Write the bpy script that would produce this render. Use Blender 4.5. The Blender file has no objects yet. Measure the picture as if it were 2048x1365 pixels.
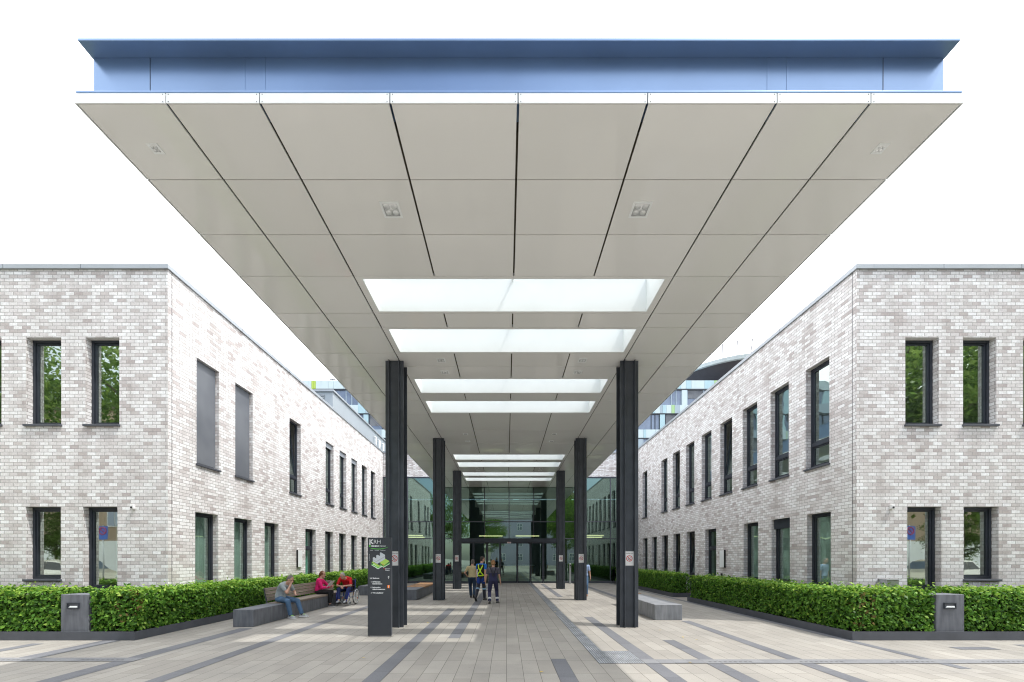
import bpy, bmesh, math, random
import numpy as np
from mathutils import Vector, Matrix

random.seed(11)
RNG = np.random.default_rng(11)
SC = bpy.context.scene
COL = SC.collection
V = Vector

# ------------------------------------------------------------------ materials
def new_mat(name):
    m = bpy.data.materials.new(name)
    m.use_nodes = True
    nt = m.node_tree
    for n in list(nt.nodes):
        nt.nodes.remove(n)
    return m, nt

def N(nt, t, **kw):
    n = nt.nodes.new(t)
    for k, v in kw.items():
        setattr(n, k, v)
    return n

def L(nt, a, b):
    nt.links.new(a, b)

def ramp(nt, stops, interp='LINEAR'):
    r = N(nt, 'ShaderNodeValToRGB')
    cr = r.color_ramp
    cr.interpolation = interp
    while len(cr.elements) > 1:
        cr.elements.remove(cr.elements[-1])
    cr.elements[0].position = stops[0][0]
    cr.elements[0].color = tuple(stops[0][1]) + (1,) if len(stops[0][1]) == 3 else stops[0][1]
    for p, c in stops[1:]:
        e = cr.elements.new(p)
        e.color = tuple(c) + (1,) if len(c) == 3 else c
    return r

def mixcol(nt, fac, a, b, mode='MIX'):
    m = N(nt, 'ShaderNodeMix', data_type='RGBA', blend_type=mode)
    for sock, val in ((m.inputs[0], fac), (m.inputs[6], a), (m.inputs[7], b)):
        if hasattr(val, 'is_output'):
            L(nt, val, sock)
        elif isinstance(val, (int, float)):
            sock.default_value = val
        else:
            sock.default_value = tuple(val) + (1,) if len(val) == 3 else val
    return m.outputs[2]

def out(nt, sh):
    o = N(nt, 'ShaderNodeOutputMaterial')
    L(nt, sh, o.inputs['Surface'])
    return o

def simple(name, col, rough=0.6, metal=0.0, noise=0.12, scale=6.0, bump=0.0, spec=0.5, coat=0.0):
    m, nt = new_mat(name)
    b = N(nt, 'ShaderNodeBsdfPrincipled')
    b.inputs['Roughness'].default_value = rough
    b.inputs['Metallic'].default_value = metal
    b.inputs['Specular IOR Level'].default_value = spec
    b.inputs['Coat Weight'].default_value = coat
    tc = N(nt, 'ShaderNodeTexCoord')
    nz = N(nt, 'ShaderNodeTexNoise')
    nz.inputs['Scale'].default_value = scale
    nz.inputs['Detail'].default_value = 5
    L(nt, tc.outputs['Object'], nz.inputs['Vector'])
    lo = [max(0, c * (1 - noise)) for c in col]
    hi = [min(1, c * (1 + noise)) for c in col]
    r = ramp(nt, [(0.3, lo), (0.7, hi)])
    L(nt, nz.outputs['Fac'], r.inputs['Fac'])
    L(nt, r.outputs['Color'], b.inputs['Base Color'])
    if bump:
        bp = N(nt, 'ShaderNodeBump')
        bp.inputs['Strength'].default_value = bump
        bp.inputs['Distance'].default_value = 0.01
        nz2 = N(nt, 'ShaderNodeTexNoise')
        nz2.inputs['Scale'].default_value = scale * 12
        L(nt, tc.outputs['Object'], nz2.inputs['Vector'])
        L(nt, nz2.outputs['Fac'], bp.inputs['Height'])
        L(nt, bp.outputs['Normal'], b.inputs['Normal'])
    out(nt, b.outputs['BSDF'])
    return m

def wall_uv(nt):
    """vector (along wall, height, 0) for vertical walls in x or y; works on reveals too"""
    tc = N(nt, 'ShaderNodeTexCoord')
    ge = N(nt, 'ShaderNodeNewGeometry')
    sp = N(nt, 'ShaderNodeSeparateXYZ'); L(nt, tc.outputs['Object'], sp.inputs[0])
    sn = N(nt, 'ShaderNodeSeparateXYZ'); L(nt, ge.outputs['Normal'], sn.inputs[0])
    ab = N(nt, 'ShaderNodeMath', operation='ABSOLUTE'); L(nt, sn.outputs['Y'], ab.inputs[0])
    gt = N(nt, 'ShaderNodeMath', operation='GREATER_THAN'); L(nt, ab.outputs[0], gt.inputs[0]); gt.inputs[1].default_value = 0.5
    mx = N(nt, 'ShaderNodeMix', data_type='FLOAT')
    L(nt, gt.outputs[0], mx.inputs[0]); L(nt, sp.outputs['Y'], mx.inputs[2]); L(nt, sp.outputs['X'], mx.inputs[3])
    cb = N(nt, 'ShaderNodeCombineXYZ')
    L(nt, mx.outputs[0], cb.inputs[0]); L(nt, sp.outputs['Z'], cb.inputs[1])
    return cb.outputs[0], tc

def brick_mat(name):
    m, nt = new_mat(name)
    vec, tc = wall_uv(nt)
    # slight wobble so that courses are not ruler straight
    nw = N(nt, 'ShaderNodeTexNoise'); nw.inputs['Scale'].default_value = 3.0
    L(nt, vec, nw.inputs['Vector'])
    sub = N(nt, 'ShaderNodeVectorMath', operation='SUBTRACT'); L(nt, nw.outputs['Color'], sub.inputs[0]); sub.inputs[1].default_value = (.5, .5, .5)
    scl = N(nt, 'ShaderNodeVectorMath', operation='SCALE'); L(nt, sub.outputs[0], scl.inputs[0]); scl.inputs['Scale'].default_value = 0.012
    add = N(nt, 'ShaderNodeVectorMath', operation='ADD'); L(nt, vec, add.inputs[0]); L(nt, scl.outputs[0], add.inputs[1])
    bt = N(nt, 'ShaderNodeTexBrick')
    bt.offset = 0.5; bt.squash = 1.0
    bt.inputs['Scale'].default_value = 1.0
    bt.inputs['Brick Width'].default_value = 0.224
    bt.inputs['Row Height'].default_value = 0.088
    bt.inputs['Mortar Size'].default_value = 0.0068
    bt.inputs['Mortar Smooth'].default_value = 0.25
    bt.inputs['Color1'].default_value = (0, 0, 0, 1)
    bt.inputs['Color2'].default_value = (1, 1, 1, 1)
    bt.inputs['Mortar'].default_value = (.5, .5, .5, 1)
    L(nt, add.outputs[0], bt.inputs['Vector'])
    pal = ramp(nt, [(0.0, (.48, .43, .42)), (.08, (.57, .53, .52)), (.25, (.65, .62, .615)), (.40, (.73, .71, .705)),
                    (.52, (.68, .65, .645)), (.64, (.80, .79, .785)), (.76, (.84, .84, .845)), (.88, (.76, .745, .74)), (1.0, (.87, .875, .88))])
    # clouds of lighter / darker bricks over the facade shift the palette
    nc = N(nt, 'ShaderNodeTexNoise'); nc.inputs['Scale'].default_value = 1.1; nc.inputs['Detail'].default_value = 3
    L(nt, tc.outputs['Object'], nc.inputs['Vector'])
    sh = N(nt, 'ShaderNodeMath', operation='MULTIPLY_ADD'); L(nt, nc.outputs['Fac'], sh.inputs[0]); sh.inputs[1].default_value = 0.3; sh.inputs[2].default_value = -0.15
    sm = N(nt, 'ShaderNodeMath', operation='ADD', use_clamp=True); L(nt, bt.outputs['Color'], sm.inputs[0]); L(nt, sh.outputs[0], sm.inputs[1])
    L(nt, sm.outputs[0], pal.inputs['Fac'])
    # within each brick: fine wash
    nf = N(nt, 'ShaderNodeTexNoise'); nf.inputs['Scale'].default_value = 28; nf.inputs['Detail'].default_value = 4
    L(nt, tc.outputs['Object'], nf.inputs['Vector'])
    rf = ramp(nt, [(.3, (.86, .86, .86)), (.7, (1.08, 1.08, 1.08))]); L(nt, nf.outputs['Fac'], rf.inputs['Fac'])
    col = mixcol(nt, 1.0, pal.outputs['Color'], rf.outputs['Color'], 'MULTIPLY')
    # rain streaks and grime: long vertical stains
    ms = N(nt, 'ShaderNodeMapping'); ms.inputs['Scale'].default_value = (2.2, .22, 1); L(nt, vec, ms.inputs['Vector'])
    ns = N(nt, 'ShaderNodeTexNoise'); ns.inputs['Scale'].default_value = 1.4; ns.inputs['Detail'].default_value = 6; ns.inputs['Roughness'].default_value = .6
    L(nt, ms.outputs[0], ns.inputs['Vector'])
    rs = ramp(nt, [(.30, (.84, .83, .82)), (.52, (1, 1, 1)), (.75, (1.04, 1.04, 1.045))]); L(nt, ns.outputs['Fac'], rs.inputs['Fac'])
    col = mixcol(nt, 1.0, col, rs.outputs['Color'], 'MULTIPLY')
    col = mixcol(nt, bt.outputs['Fac'], col, (.34, .325, .315))
    b = N(nt, 'ShaderNodeBsdfPrincipled'); b.inputs['Roughness'].default_value = 0.85
    b.inputs['Specular IOR Level'].default_value = 0.25
    L(nt, col, b.inputs['Base Color'])
    inv = N(nt, 'ShaderNodeMath', operation='SUBTRACT'); inv.inputs[0].default_value = 1; L(nt, bt.outputs['Fac'], inv.inputs[1])
    hm = N(nt, 'ShaderNodeMath', operation='MULTIPLY_ADD'); L(nt, nf.outputs['Fac'], hm.inputs[0]); hm.inputs[1].default_value = .35; L(nt, inv.outputs[0], hm.inputs[2])
    bp = N(nt, 'ShaderNodeBump'); bp.inputs['Strength'].default_value = .6; bp.inputs['Distance'].default_value = .006
    L(nt, hm.outputs[0], bp.inputs['Height']); L(nt, bp.outputs['Normal'], b.inputs['Normal'])
    out(nt, b.outputs['BSDF'])
    return m

def paving_mat(name, c_lo, c_hi, joint, length=0.77, row=0.256, rough=.75):
    m, nt = new_mat(name)
    tc = N(nt, 'ShaderNodeTexCoord')
    sp = N(nt, 'ShaderNodeSeparateXYZ'); L(nt, tc.outputs['Object'], sp.inputs[0])
    cb = N(nt, 'ShaderNodeCombineXYZ'); L(nt, sp.outputs['Y'], cb.inputs[0]); L(nt, sp.outputs['X'], cb.inputs[1])
    bt = N(nt, 'ShaderNodeTexBrick'); bt.offset = .37; bt.offset_frequency = 3
    bt.inputs['Scale'].default_value = 1
    bt.inputs['Brick Width'].default_value = length
    bt.inputs['Row Height'].default_value = row
    bt.inputs['Mortar Size'].default_value = .004
    bt.inputs['Mortar Smooth'].default_value = .3
    bt.inputs['Color1'].default_value = (0, 0, 0, 1); bt.inputs['Color2'].default_value = (1, 1, 1, 1)
    L(nt, cb.outputs[0], bt.inputs['Vector'])
    base = mixcol(nt, bt.outputs['Color'], c_lo, c_hi)
    nz = N(nt, 'ShaderNodeTexNoise'); nz.inputs['Scale'].default_value = .9; nz.inputs['Detail'].default_value = 6; nz.inputs['Roughness'].default_value = .65
    L(nt, tc.outputs['Object'], nz.inputs['Vector'])
    r1 = ramp(nt, [(.3, (.84, .84, .85)), (.7, (1.07, 1.06, 1.05))]); L(nt, nz.outputs['Fac'], r1.inputs['Fac'])
    nf = N(nt, 'ShaderNodeTexNoise'); nf.inputs['Scale'].default_value = 120; nf.inputs['Detail'].default_value = 2
    L(nt, tc.outputs['Object'], nf.inputs['Vector'])
    r2 = ramp(nt, [(.35, (.84, .84, .84)), (.65, (1.1, 1.1, 1.1))]); L(nt, nf.outputs['Fac'], r2.inputs['Fac'])
    # dirt spots: old gum and oil
    vo = N(nt, 'ShaderNodeTexVoronoi'); vo.inputs['Scale'].default_value = 2.3; L(nt, tc.outputs['Object'], vo.inputs['Vector'])
    r3 = ramp(nt, [(.02, (.72, .72, .72)), (.06, (1, 1, 1))]); L(nt, vo.outputs['Distance'], r3.inputs['Fac'])
    col = mixcol(nt, 1, base, r1.outputs['Color'], 'MULTIPLY')
    col = mixcol(nt, 1, col, r2.outputs['Color'], 'MULTIPLY')
    col = mixcol(nt, .6, col, r3.outputs['Color'], 'MULTIPLY')
    col = mixcol(nt, bt.outputs['Fac'], col, joint)
    b = N(nt, 'ShaderNodeBsdfPrincipled'); b.inputs['Roughness'].default_value = rough; b.inputs['Specular IOR Level'].default_value = .35
    L(nt, col, b.inputs['Base Color'])
    inv = N(nt, 'ShaderNodeMath', operation='SUBTRACT'); inv.inputs[0].default_value = 1; L(nt, bt.outputs['Fac'], inv.inputs[1])
    hm = N(nt, 'ShaderNodeMath', operation='MULTIPLY_ADD'); L(nt, nf.outputs['Fac'], hm.inputs[0]); hm.inputs[1].default_value = .2; L(nt, inv.outputs[0], hm.inputs[2])
    bp = N(nt, 'ShaderNodeBump'); bp.inputs['Strength'].default_value = .5; bp.inputs['Distance'].default_value = .004
    L(nt, hm.outputs[0], bp.inputs['Height']); L(nt, bp.outputs['Normal'], b.inputs['Normal'])
    out(nt, b.outputs['BSDF'])
    return m

def glass_mat(name, tint, refl_min, refl_gain=.6, gcol=(.85, .95, .92), wob=0.0, wscale=.5):
    m, nt = new_mat(name)
    tr = N(nt, 'ShaderNodeBsdfTransparent'); tr.inputs['Color'].default_value = tuple(tint) + (1,)
    gl = N(nt, 'ShaderNodeBsdfGlossy'); gl.inputs['Roughness'].default_value = .015; gl.inputs['Color'].default_value = tuple(gcol) + (1,)
    ge = N(nt, 'ShaderNodeNewGeometry')
    dt = N(nt, 'ShaderNodeVectorMath', operation='DOT_PRODUCT'); L(nt, ge.outputs['Normal'], dt.inputs[0]); L(nt, ge.outputs['Incoming'], dt.inputs[1])
    ab = N(nt, 'ShaderNodeMath', operation='ABSOLUTE'); L(nt, dt.outputs['Value'], ab.inputs[0])
    om = N(nt, 'ShaderNodeMath', operation='SUBTRACT', use_clamp=True); om.inputs[0].default_value = 1; L(nt, ab.outputs[0], om.inputs[1])
    fr = N(nt, 'ShaderNodeMath', operation='POWER'); L(nt, om.outputs[0], fr.inputs[0]); fr.inputs[1].default_value = 5
    ma = N(nt, 'ShaderNodeMath', operation='MULTIPLY_ADD', use_clamp=True)
    L(nt, fr.outputs[0], ma.inputs[0]); ma.inputs[1].default_value = refl_gain; ma.inputs[2].default_value = refl_min
    mx = N(nt, 'ShaderNodeMixShader')
    L(nt, ma.outputs[0], mx.inputs[0]); L(nt, tr.outputs[0], mx.inputs[1]); L(nt, gl.outputs[0], mx.inputs[2])
    if wob:
        tc = N(nt, 'ShaderNodeTexCoord'); nz = N(nt, 'ShaderNodeTexNoise'); nz.inputs['Scale'].default_value = wscale
        nz.inputs['Detail'].default_value = 1
        L(nt, tc.outputs['Object'], nz.inputs['Vector'])
        bp = N(nt, 'ShaderNodeBump'); bp.inputs['Strength'].default_value = wob; bp.inputs['Distance'].default_value = .02
        L(nt, nz.outputs['Fac'], bp.inputs['Height']); L(nt, bp.outputs['Normal'], gl.inputs['Normal'])
    out(nt, mx.outputs[0])
    return m

def leaf_mat(name, stops, trans=.35, rough=.5):
    m, nt = new_mat(name)
    ge = N(nt, 'ShaderNodeNewGeometry')
    r = ramp(nt, stops); L(nt, ge.outputs['Random Per Island'], r.inputs['Fac'])
    d = N(nt, 'ShaderNodeBsdfPrincipled'); d.inputs['Roughness'].default_value = rough; d.inputs['Specular IOR Level'].default_value = .3
    L(nt, r.outputs['Color'], d.inputs['Base Color'])
    t = N(nt, 'ShaderNodeBsdfTranslucent'); L(nt, r.outputs['Color'], t.inputs['Color'])
    mx = N(nt, 'ShaderNodeMixShader'); mx.inputs[0].default_value = trans
    L(nt, d.outputs[0], mx.inputs[1]); L(nt, t.outputs[0], mx.inputs[2])
    out(nt, mx.outputs[0])
    return m

def concrete_mat(name, col):
    m, nt = new_mat(name)
    vec, tc = wall_uv(nt)
    mp = N(nt, 'ShaderNodeMapping'); mp.inputs['Scale'].default_value = (14, 1.6, 1)
    L(nt, vec, mp.inputs['Vector'])
    n1 = N(nt, 'ShaderNodeTexNoise'); n1.inputs['Scale'].default_value = 1; n1.inputs['Detail'].default_value = 4
    L(nt, mp.outputs[0], n1.inputs['Vector'])
    n2 = N(nt, 'ShaderNodeTexNoise'); n2.inputs['Scale'].default_value = 2.5; n2.inputs['Detail'].default_value = 6
    L(nt, tc.outputs['Object'], n2.inputs['Vector'])
    r1 = ramp(nt, [(.3, (.72, .72, .74)), (.65, (1.08, 1.08, 1.08))]); L(nt, n1.outputs['Fac'], r1.inputs['Fac'])
    r2 = ramp(nt, [(.3, (.78, .78, .8)), (.7, (1.12, 1.12, 1.12))]); L(nt, n2.outputs['Fac'], r2.inputs['Fac'])
    c = mixcol(nt, 1, col, r1.outputs['Color'], 'MULTIPLY'); c = mixcol(nt, 1, c, r2.outputs['Color'], 'MULTIPLY')
    b = N(nt, 'ShaderNodeBsdfPrincipled'); b.inputs['Roughness'].default_value = .6; b.inputs['Specular IOR Level'].default_value = .4
    L(nt, c, b.inputs['Base Color'])
    n3 = N(nt, 'ShaderNodeTexNoise'); n3.inputs['Scale'].default_value = 60; L(nt, tc.outputs['Object'], n3.inputs['Vector'])
    bp = N(nt, 'ShaderNodeBump'); bp.inputs['Strength'].default_value = .25; bp.inputs['Distance'].default_value = .004
    L(nt, n3.outputs['Fac'], bp.inputs['Height']); L(nt, bp.outputs['Normal'], b.inputs['Normal'])
    out(nt, b.outputs['BSDF'])
    return m

def wood_mat(name, col):
    m, nt = new_mat(name)
    tc = N(nt, 'ShaderNodeTexCoord')
    mp = N(nt, 'ShaderNodeMapping'); mp.inputs['Scale'].default_value = (30, 1.5, 30); L(nt, tc.outputs['Object'], mp.inputs['Vector'])
    n1 = N(nt, 'ShaderNodeTexNoise'); n1.inputs['Scale'].default_value = 1; n1.inputs['Detail'].default_value = 5; L(nt, mp.outputs[0], n1.inputs['Vector'])
    r1 = ramp(nt, [(.3, [c * .6 for c in col]), (.7, [c * 1.2 for c in col])]); L(nt, n1.outputs['Fac'], r1.inputs['Fac'])
    ge = N(nt, 'ShaderNodeNewGeometry')
    r2 = ramp(nt, [(0, (.82, .82, .82)), (1, (1.15, 1.13, 1.1))]); L(nt, ge.outputs['Random Per Island'], r2.inputs['Fac'])
    c = mixcol(nt, 1, r1.outputs['Color'], r2.outputs['Color'], 'MULTIPLY')
    b = N(nt, 'ShaderNodeBsdfPrincipled'); b.inputs['Roughness'].default_value = .7
    L(nt, c, b.inputs['Base Color'])
    out(nt, b.outputs['BSDF'])
    return m

def soffit_mat(name):
    m, nt = new_mat(name)
    ge = N(nt, 'ShaderNodeNewGeometry')
    r = ramp(nt, [(0, (.75, .755, .74)), (1, (.80, .805, .795))]); L(nt, ge.outputs['Random Per Island'], r.inputs['Fac'])
    b = N(nt, 'ShaderNodeBsdfPrincipled'); b.inputs['Roughness'].default_value = .45; b.inputs['Specular IOR Level'].default_value = .5
    b.inputs['Coat Weight'].default_value = .8; b.inputs['Coat Roughness'].default_value = .05; b.inputs['Coat IOR'].default_value = 1.5
    tc = N(nt, 'ShaderNodeTexCoord'); nz = N(nt, 'ShaderNodeTexNoise'); nz.inputs['Scale'].default_value = .8; nz.inputs['Detail'].default_value = 1
    L(nt, tc.outputs['Object'], nz.inputs['Vector'])
    bp = N(nt, 'ShaderNodeBump'); bp.inputs['Strength'].default_value = .25; bp.inputs['Distance'].default_value = .02
    L(nt, nz.outputs['Fac'], bp.inputs['Height']); L(nt, bp.outputs['Normal'], b.inputs['Coat Normal'])
    L(nt, r.outputs['Color'], b.inputs['Base Color'])
    out(nt, b.outputs['BSDF'])
    return m

M = {}
M['brick'] = brick_mat('brick')
M['coping'] = simple('coping_metal', (.36, .39, .42), .45, .3, .05, 2)
M['frame'] = simple('anthracite_frame', (.035, .042, .055), .4, .2, .15, 4)
M['steel'] = simple('anthracite_steel', (.055, .064, .078), .38, .25, .2, 3)
M['fascia'] = simple('blue_steel', (.19, .29, .47), .30, .55, .10, .7, spec=.6)
M['trim'] = simple('white_trim', (.80, .83, .84), .4, 0, .04, 4)
M['soffit'] = soffit_mat('soffit_panel')
M['void'] = simple('dark_void', (.10, .085, .06), .9)
M['shaft'] = simple('white_shaft', (.74, .77, .765), .7, 0, .02, 2)
M['skyglass'] = glass_mat('skylight_glass', (.93, .95, .95), .03, .3)
M['winglass'] = glass_mat('window_glass', (.80, .93, .88), .38, .65, (.82, .96, .91), .25, 1.2)
M['frontglass'] = glass_mat('reflective_window_glass', (.80, .93, .88), .46, .4, (.86, .97, .90), .06, 1.2)
M['curtainglass'] = glass_mat('curtain_wall_glass', (.36, .50, .43), .25, .7, (.70, .98, .85), .12, .7)
M['tealglass'] = glass_mat('teal_glass', (.45, .75, .66), .22, .6, (.75, .95, .88))
M['curtain'] = simple('pale_curtain', (.66, .74, .70), .9, 0, .08, 3)
M['blind'] = simple('grey_screen_blind', (.21, .23, .26), .7, 0, .06, 1.5)
def screen_mat():
    m, nt = new_mat('grey_screen_blind')
    b = N(nt, 'ShaderNodeBsdfPrincipled'); b.inputs['Roughness'].default_value = .8
    tc = N(nt, 'ShaderNodeTexCoord'); nz = N(nt, 'ShaderNodeTexNoise'); nz.inputs['Scale'].default_value = 1.1; L(nt, tc.outputs['Object'], nz.inputs['Vector'])
    r = ramp(nt, [(.35, (.15, .165, .19)), (.65, (.20, .215, .24))]); L(nt, nz.outputs['Fac'], r.inputs['Fac']); L(nt, r.outputs['Color'], b.inputs['Base Color'])
    t = N(nt, 'ShaderNodeBsdfTransparent'); mx = N(nt, 'ShaderNodeMixShader'); mx.inputs[0].default_value = .72
    L(nt, t.outputs[0], mx.inputs[1]); L(nt, b.outputs[0], mx.inputs[2]); out(nt, mx.outputs[0])
    return m
M['blind'] = screen_mat()
M['room'] = simple('room_wall', (.75, .75, .72), .9, 0, .08, 1)
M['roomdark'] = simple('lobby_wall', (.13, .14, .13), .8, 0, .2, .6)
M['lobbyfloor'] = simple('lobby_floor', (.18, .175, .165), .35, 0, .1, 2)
M['concrete'] = concrete_mat('dark_concrete', (.155, .165, .185))
M['concretelight'] = concrete_mat('grey_concrete', (.24, .25, .265))
M['edging'] = simple('steel_edging', (.085, .092, .11), .5, .2, .12, 3)
M['soil'] = simple('soil', (.06, .045, .03), .95, 0, .4, 20)
M['wood'] = wood_mat('grey_wood', (.27, .225, .185))
M['woodfresh'] = wood_mat('orange_wood', (.36, .20, .10))
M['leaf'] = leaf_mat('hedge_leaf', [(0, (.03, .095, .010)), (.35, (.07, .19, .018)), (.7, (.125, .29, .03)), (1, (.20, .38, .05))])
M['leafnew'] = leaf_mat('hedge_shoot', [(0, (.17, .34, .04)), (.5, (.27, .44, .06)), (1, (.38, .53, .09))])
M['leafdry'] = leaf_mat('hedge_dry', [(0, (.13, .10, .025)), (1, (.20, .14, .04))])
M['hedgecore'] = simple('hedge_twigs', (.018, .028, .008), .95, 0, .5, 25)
M['treeleaf'] = leaf_mat('tree_leaf', [(0, (.08, .15, .03)), (.5, (.15, .25, .05)), (1, (.28, .38, .09))], trans=.6)
M['bark'] = simple('bark', (.09, .07, .05), .9, 0, .4, 10)
M['paving'] = paving_mat('beige_paving', (.295, .278, .25), (.35, .332, .30), (.10, .092, .08))
M['pavedark'] = paving_mat('dark_paving', (.135, .14, .155), (.175, .18, .195), (.09, .09, .095), .78)
M['pavepale'] = paving_mat('pale_paving', (.195, .20, .212), (.235, .24, .25), (.16, .16, .16), .4, rough=.9)
M['tactile'] = simple('tactile_white', (.34, .36, .38), .7, 0, .35, 3)
M['tactiledark'] = simple('tactile_dark', (.15, .155, .165), .8, 0, .2, 8)
M['white'] = simple('white_paint', (.78, .78, .78), .5, 0, .03, 5)
M['black'] = simple('black_plastic', (.015, .015, .017), .5, 0, .1, 8)
M['green'] = simple('sign_green', (.10, .55, .06), .5)
M['lime'] = simple('sign_lime', (.36, .58, .10), .5, 0, .05)
M['red'] = simple('sign_red', (.55, .02, .03), .5)
M['orange'] = simple('sign_orange', (.85, .20, .01), .5)
M['signgrey'] = simple('sign_grey', (.50, .54, .58), .5, 0, .04)
M['signmid'] = simple('sign_mid_grey', (.36, .39, .43), .5, 0, .04)
M['letter'] = simple('sign_lettering', (.75, .78, .80), .5, 0, .02)
M['totem'] = simple('totem_panel', (.036, .042, .052), .4, .1, .1, 2)
M['aluminium'] = simple('aluminium', (.55, .57, .59), .35, .8, .08, 4)
M['lampglass'] = simple('lamp_reflector', (.72, .74, .75), .25, .3, .25, 9)
M['plant'] = simple('plant_room_metal', (.36, .40, .43), .45, .2, .05, 1)
M['pal_white'] = simple('panel_white', (.50, .60, .63), .35, 0, .04, 1)
M['pal_cyan'] = simple('panel_cyan', (.36, .52, .58), .35, 0, .04, 1)
M['pal_grey'] = simple('panel_grey', (.32, .40, .46), .35, 0, .04, 1)
M['pal_green'] = simple('panel_green', (.33, .52, .25), .35, 0, .04, 1)
M['pal_lime'] = simple('panel_lime', (.38, .52, .08), .35, 0, .04, 1)
M['towerglass'] = simple('tower_glazing', (.17, .21, .28), .08, .2, .2, .8, spec=.8)
M['helipad'] = simple('helipad_underside', (.065, .062, .072), .8, 0, .1, .5)
M['rail'] = simple('helipad_edge', (.55, .62, .64), .5, .2, .08, 2)

# ------------------------------------------------------------------ mesh builder
class MB:
    def __init__(s):
        s.v = []; s.f = []; s.mi = []
    def face(s, pts, mi=0):
        i = len(s.v)
        s.v.extend([tuple(p) for p in pts])
        s.f.append(tuple(range(i, i + len(pts)))); s.mi.append(mi)
    def hexa(s, p, mi=0):
        i = len(s.v)
        s.v.extend([tuple(q) for q in p])
        for f in ((0, 3, 2, 1), (4, 5, 6, 7), (0, 1, 5, 4), (1, 2, 6, 5), (2, 3, 7, 6), (3, 0, 4, 7)):
            s.f.append(tuple(i + k for k in f)); s.mi.append(mi)
    def box(s, x0, x1, y0, y1, z0, z1, mi=0):
        s.hexa([(x0, y0, z0), (x1, y0, z0), (x1, y1, z0), (x0, y1, z0), (x0, y0, z1), (x1, y0, z1), (x1, y1, z1), (x0, y1, z1)], mi)
    def prism(s, poly, z0, z1, mi=0, T=None):
        """poly in xy extruded z0..z1, T maps (x,y,z)->point"""
        T = T or (lambda a, b, c: (a, b, c))
        n = len(poly); i = len(s.v)
        s.v.extend([tuple(T(x, y, z0)) for x, y in poly]); s.v.extend([tuple(T(x, y, z1)) for x, y in poly])
        s.f.append(tuple(i + k for k in reversed(range(n)))); s.mi.append(mi)
        s.f.append(tuple(i + n + k for k in range(n))); s.mi.append(mi)
        for k in range(n):
            s.f.append((i + k, i + (k + 1) % n, i + n + (k + 1) % n, i + n + k)); s.mi.append(mi)
    def ringloft(s, rings, mi=0, cap=True):
        """rings: list of equal-length point lists"""
        n = len(rings[0]); i = len(s.v)
        for r in rings:
            s.v.extend([tuple(p) for p in r])
        for a in range(len(rings) - 1):
            for k in range(n):
                s.f.append((i + a * n + k, i + a * n + (k + 1) % n, i + (a + 1) * n + (k + 1) % n, i + (a + 1) * n + k)); s.mi.append(mi)
        if cap:
            s.f.append(tuple(i + k for k in reversed(range(n)))); s.mi.append(mi)
            e = i + (len(rings) - 1) * n
            s.f.append(tuple(e + k for k in range(n))); s.mi.append(mi)
    def tube(s, pts, rad, n=10, mi=0, closed=False):
        pts = [V(p) for p in pts]
        m = len(pts); rings = []
        if not hasattr(rad, '__len__'):
            rad = [rad] * m
        prev = None
        for k, p in enumerate(pts):
            if closed:
                t = (pts[(k + 1) % m] - pts[k - 1]).normalized()
            else:
                t = (pts[min(k + 1, m - 1)] - pts[max(k - 1, 0)]).normalized()
            if prev is None:
                ref = V((0, 0, 1)) if abs(t.z) < .9 else V((1, 0, 0))
                a = t.cross(ref).normalized()
            else:
                a = (prev - t * prev.dot(t)).normalized()
            prev = a; b = t.cross(a)
            rings.append([p + (a * math.cos(q) + b * math.sin(q)) * rad[k] for q in [2 * math.pi * j / n for j in range(n)]])
        if closed:
            rings.append(rings[0])
        s.ringloft(rings, mi, not closed)
    def cap(s, p0, p1, r0, r1, n=12, mi=0):
        """capsule with round ends"""
        p0, p1 = V(p0), V(p1)
        d = p1 - p0
        t = d.normalized() if d.length > 1e-6 else V((0, 0, 1))
        pts, rad = [], []
        for a in (-85, -60, -30):
            q = math.radians(a); pts.append(p0 + t * r0 * math.sin(q)); rad.append(r0 * math.cos(q))
        pts.append(p0); rad.append(r0); pts.append(p1); rad.append(r1)
        for a in (30, 60, 85):
            q = math.radians(a); pts.append(p1 + t * r1 * math.sin(q)); rad.append(r1 * math.cos(q))
        ref = V((0, 0, 1)) if abs(t.z) < .9 else V((1, 0, 0))
        A = t.cross(ref).normalized(); B = t.cross(A)
        s.ringloft([[p + (A * math.cos(2 * math.pi * j / n) + B * math.sin(2 * math.pi * j / n)) * r for j in range(n)] for p, r in zip(pts, rad)], mi)
    def ell(s, c, R, F, U, a, b, h, n=14, m=9, mi=0):
        c = V(c); rings = []
        for k in range(m + 1):
            q = math.radians(-88 + 176 * k / m)
            rings.append([c + R * (a * math.cos(q) * math.cos(2 * math.pi * j / n)) + F * (b * math.cos(q) * math.sin(2 * math.pi * j / n)) + U * (h * math.sin(q)) for j in range(n)])
        s.ringloft(rings, mi)
    def mesh(s, name, mats, off=(0, 0, 0), smooth=False, recalc=True):
        me = bpy.data.meshes.new(name)
        o = V(off)
        me.from_pydata([(v[0] - o.x, v[1] - o.y, v[2] - o.z) for v in s.v], [], s.f)
        for m in mats:
            me.materials.append(m)
        if len(mats) > 1:
            me.polygons.foreach_set('material_index', s.mi)
        if recalc:
            b = bmesh.new(); b.from_mesh(me); bmesh.ops.recalc_face_normals(b, faces=b.faces); b.to_mesh(me); b.free()
        if smooth:
            me.polygons.foreach_set('use_smooth', [True] * len(me.polygons))
        me.update()
        return me
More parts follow.
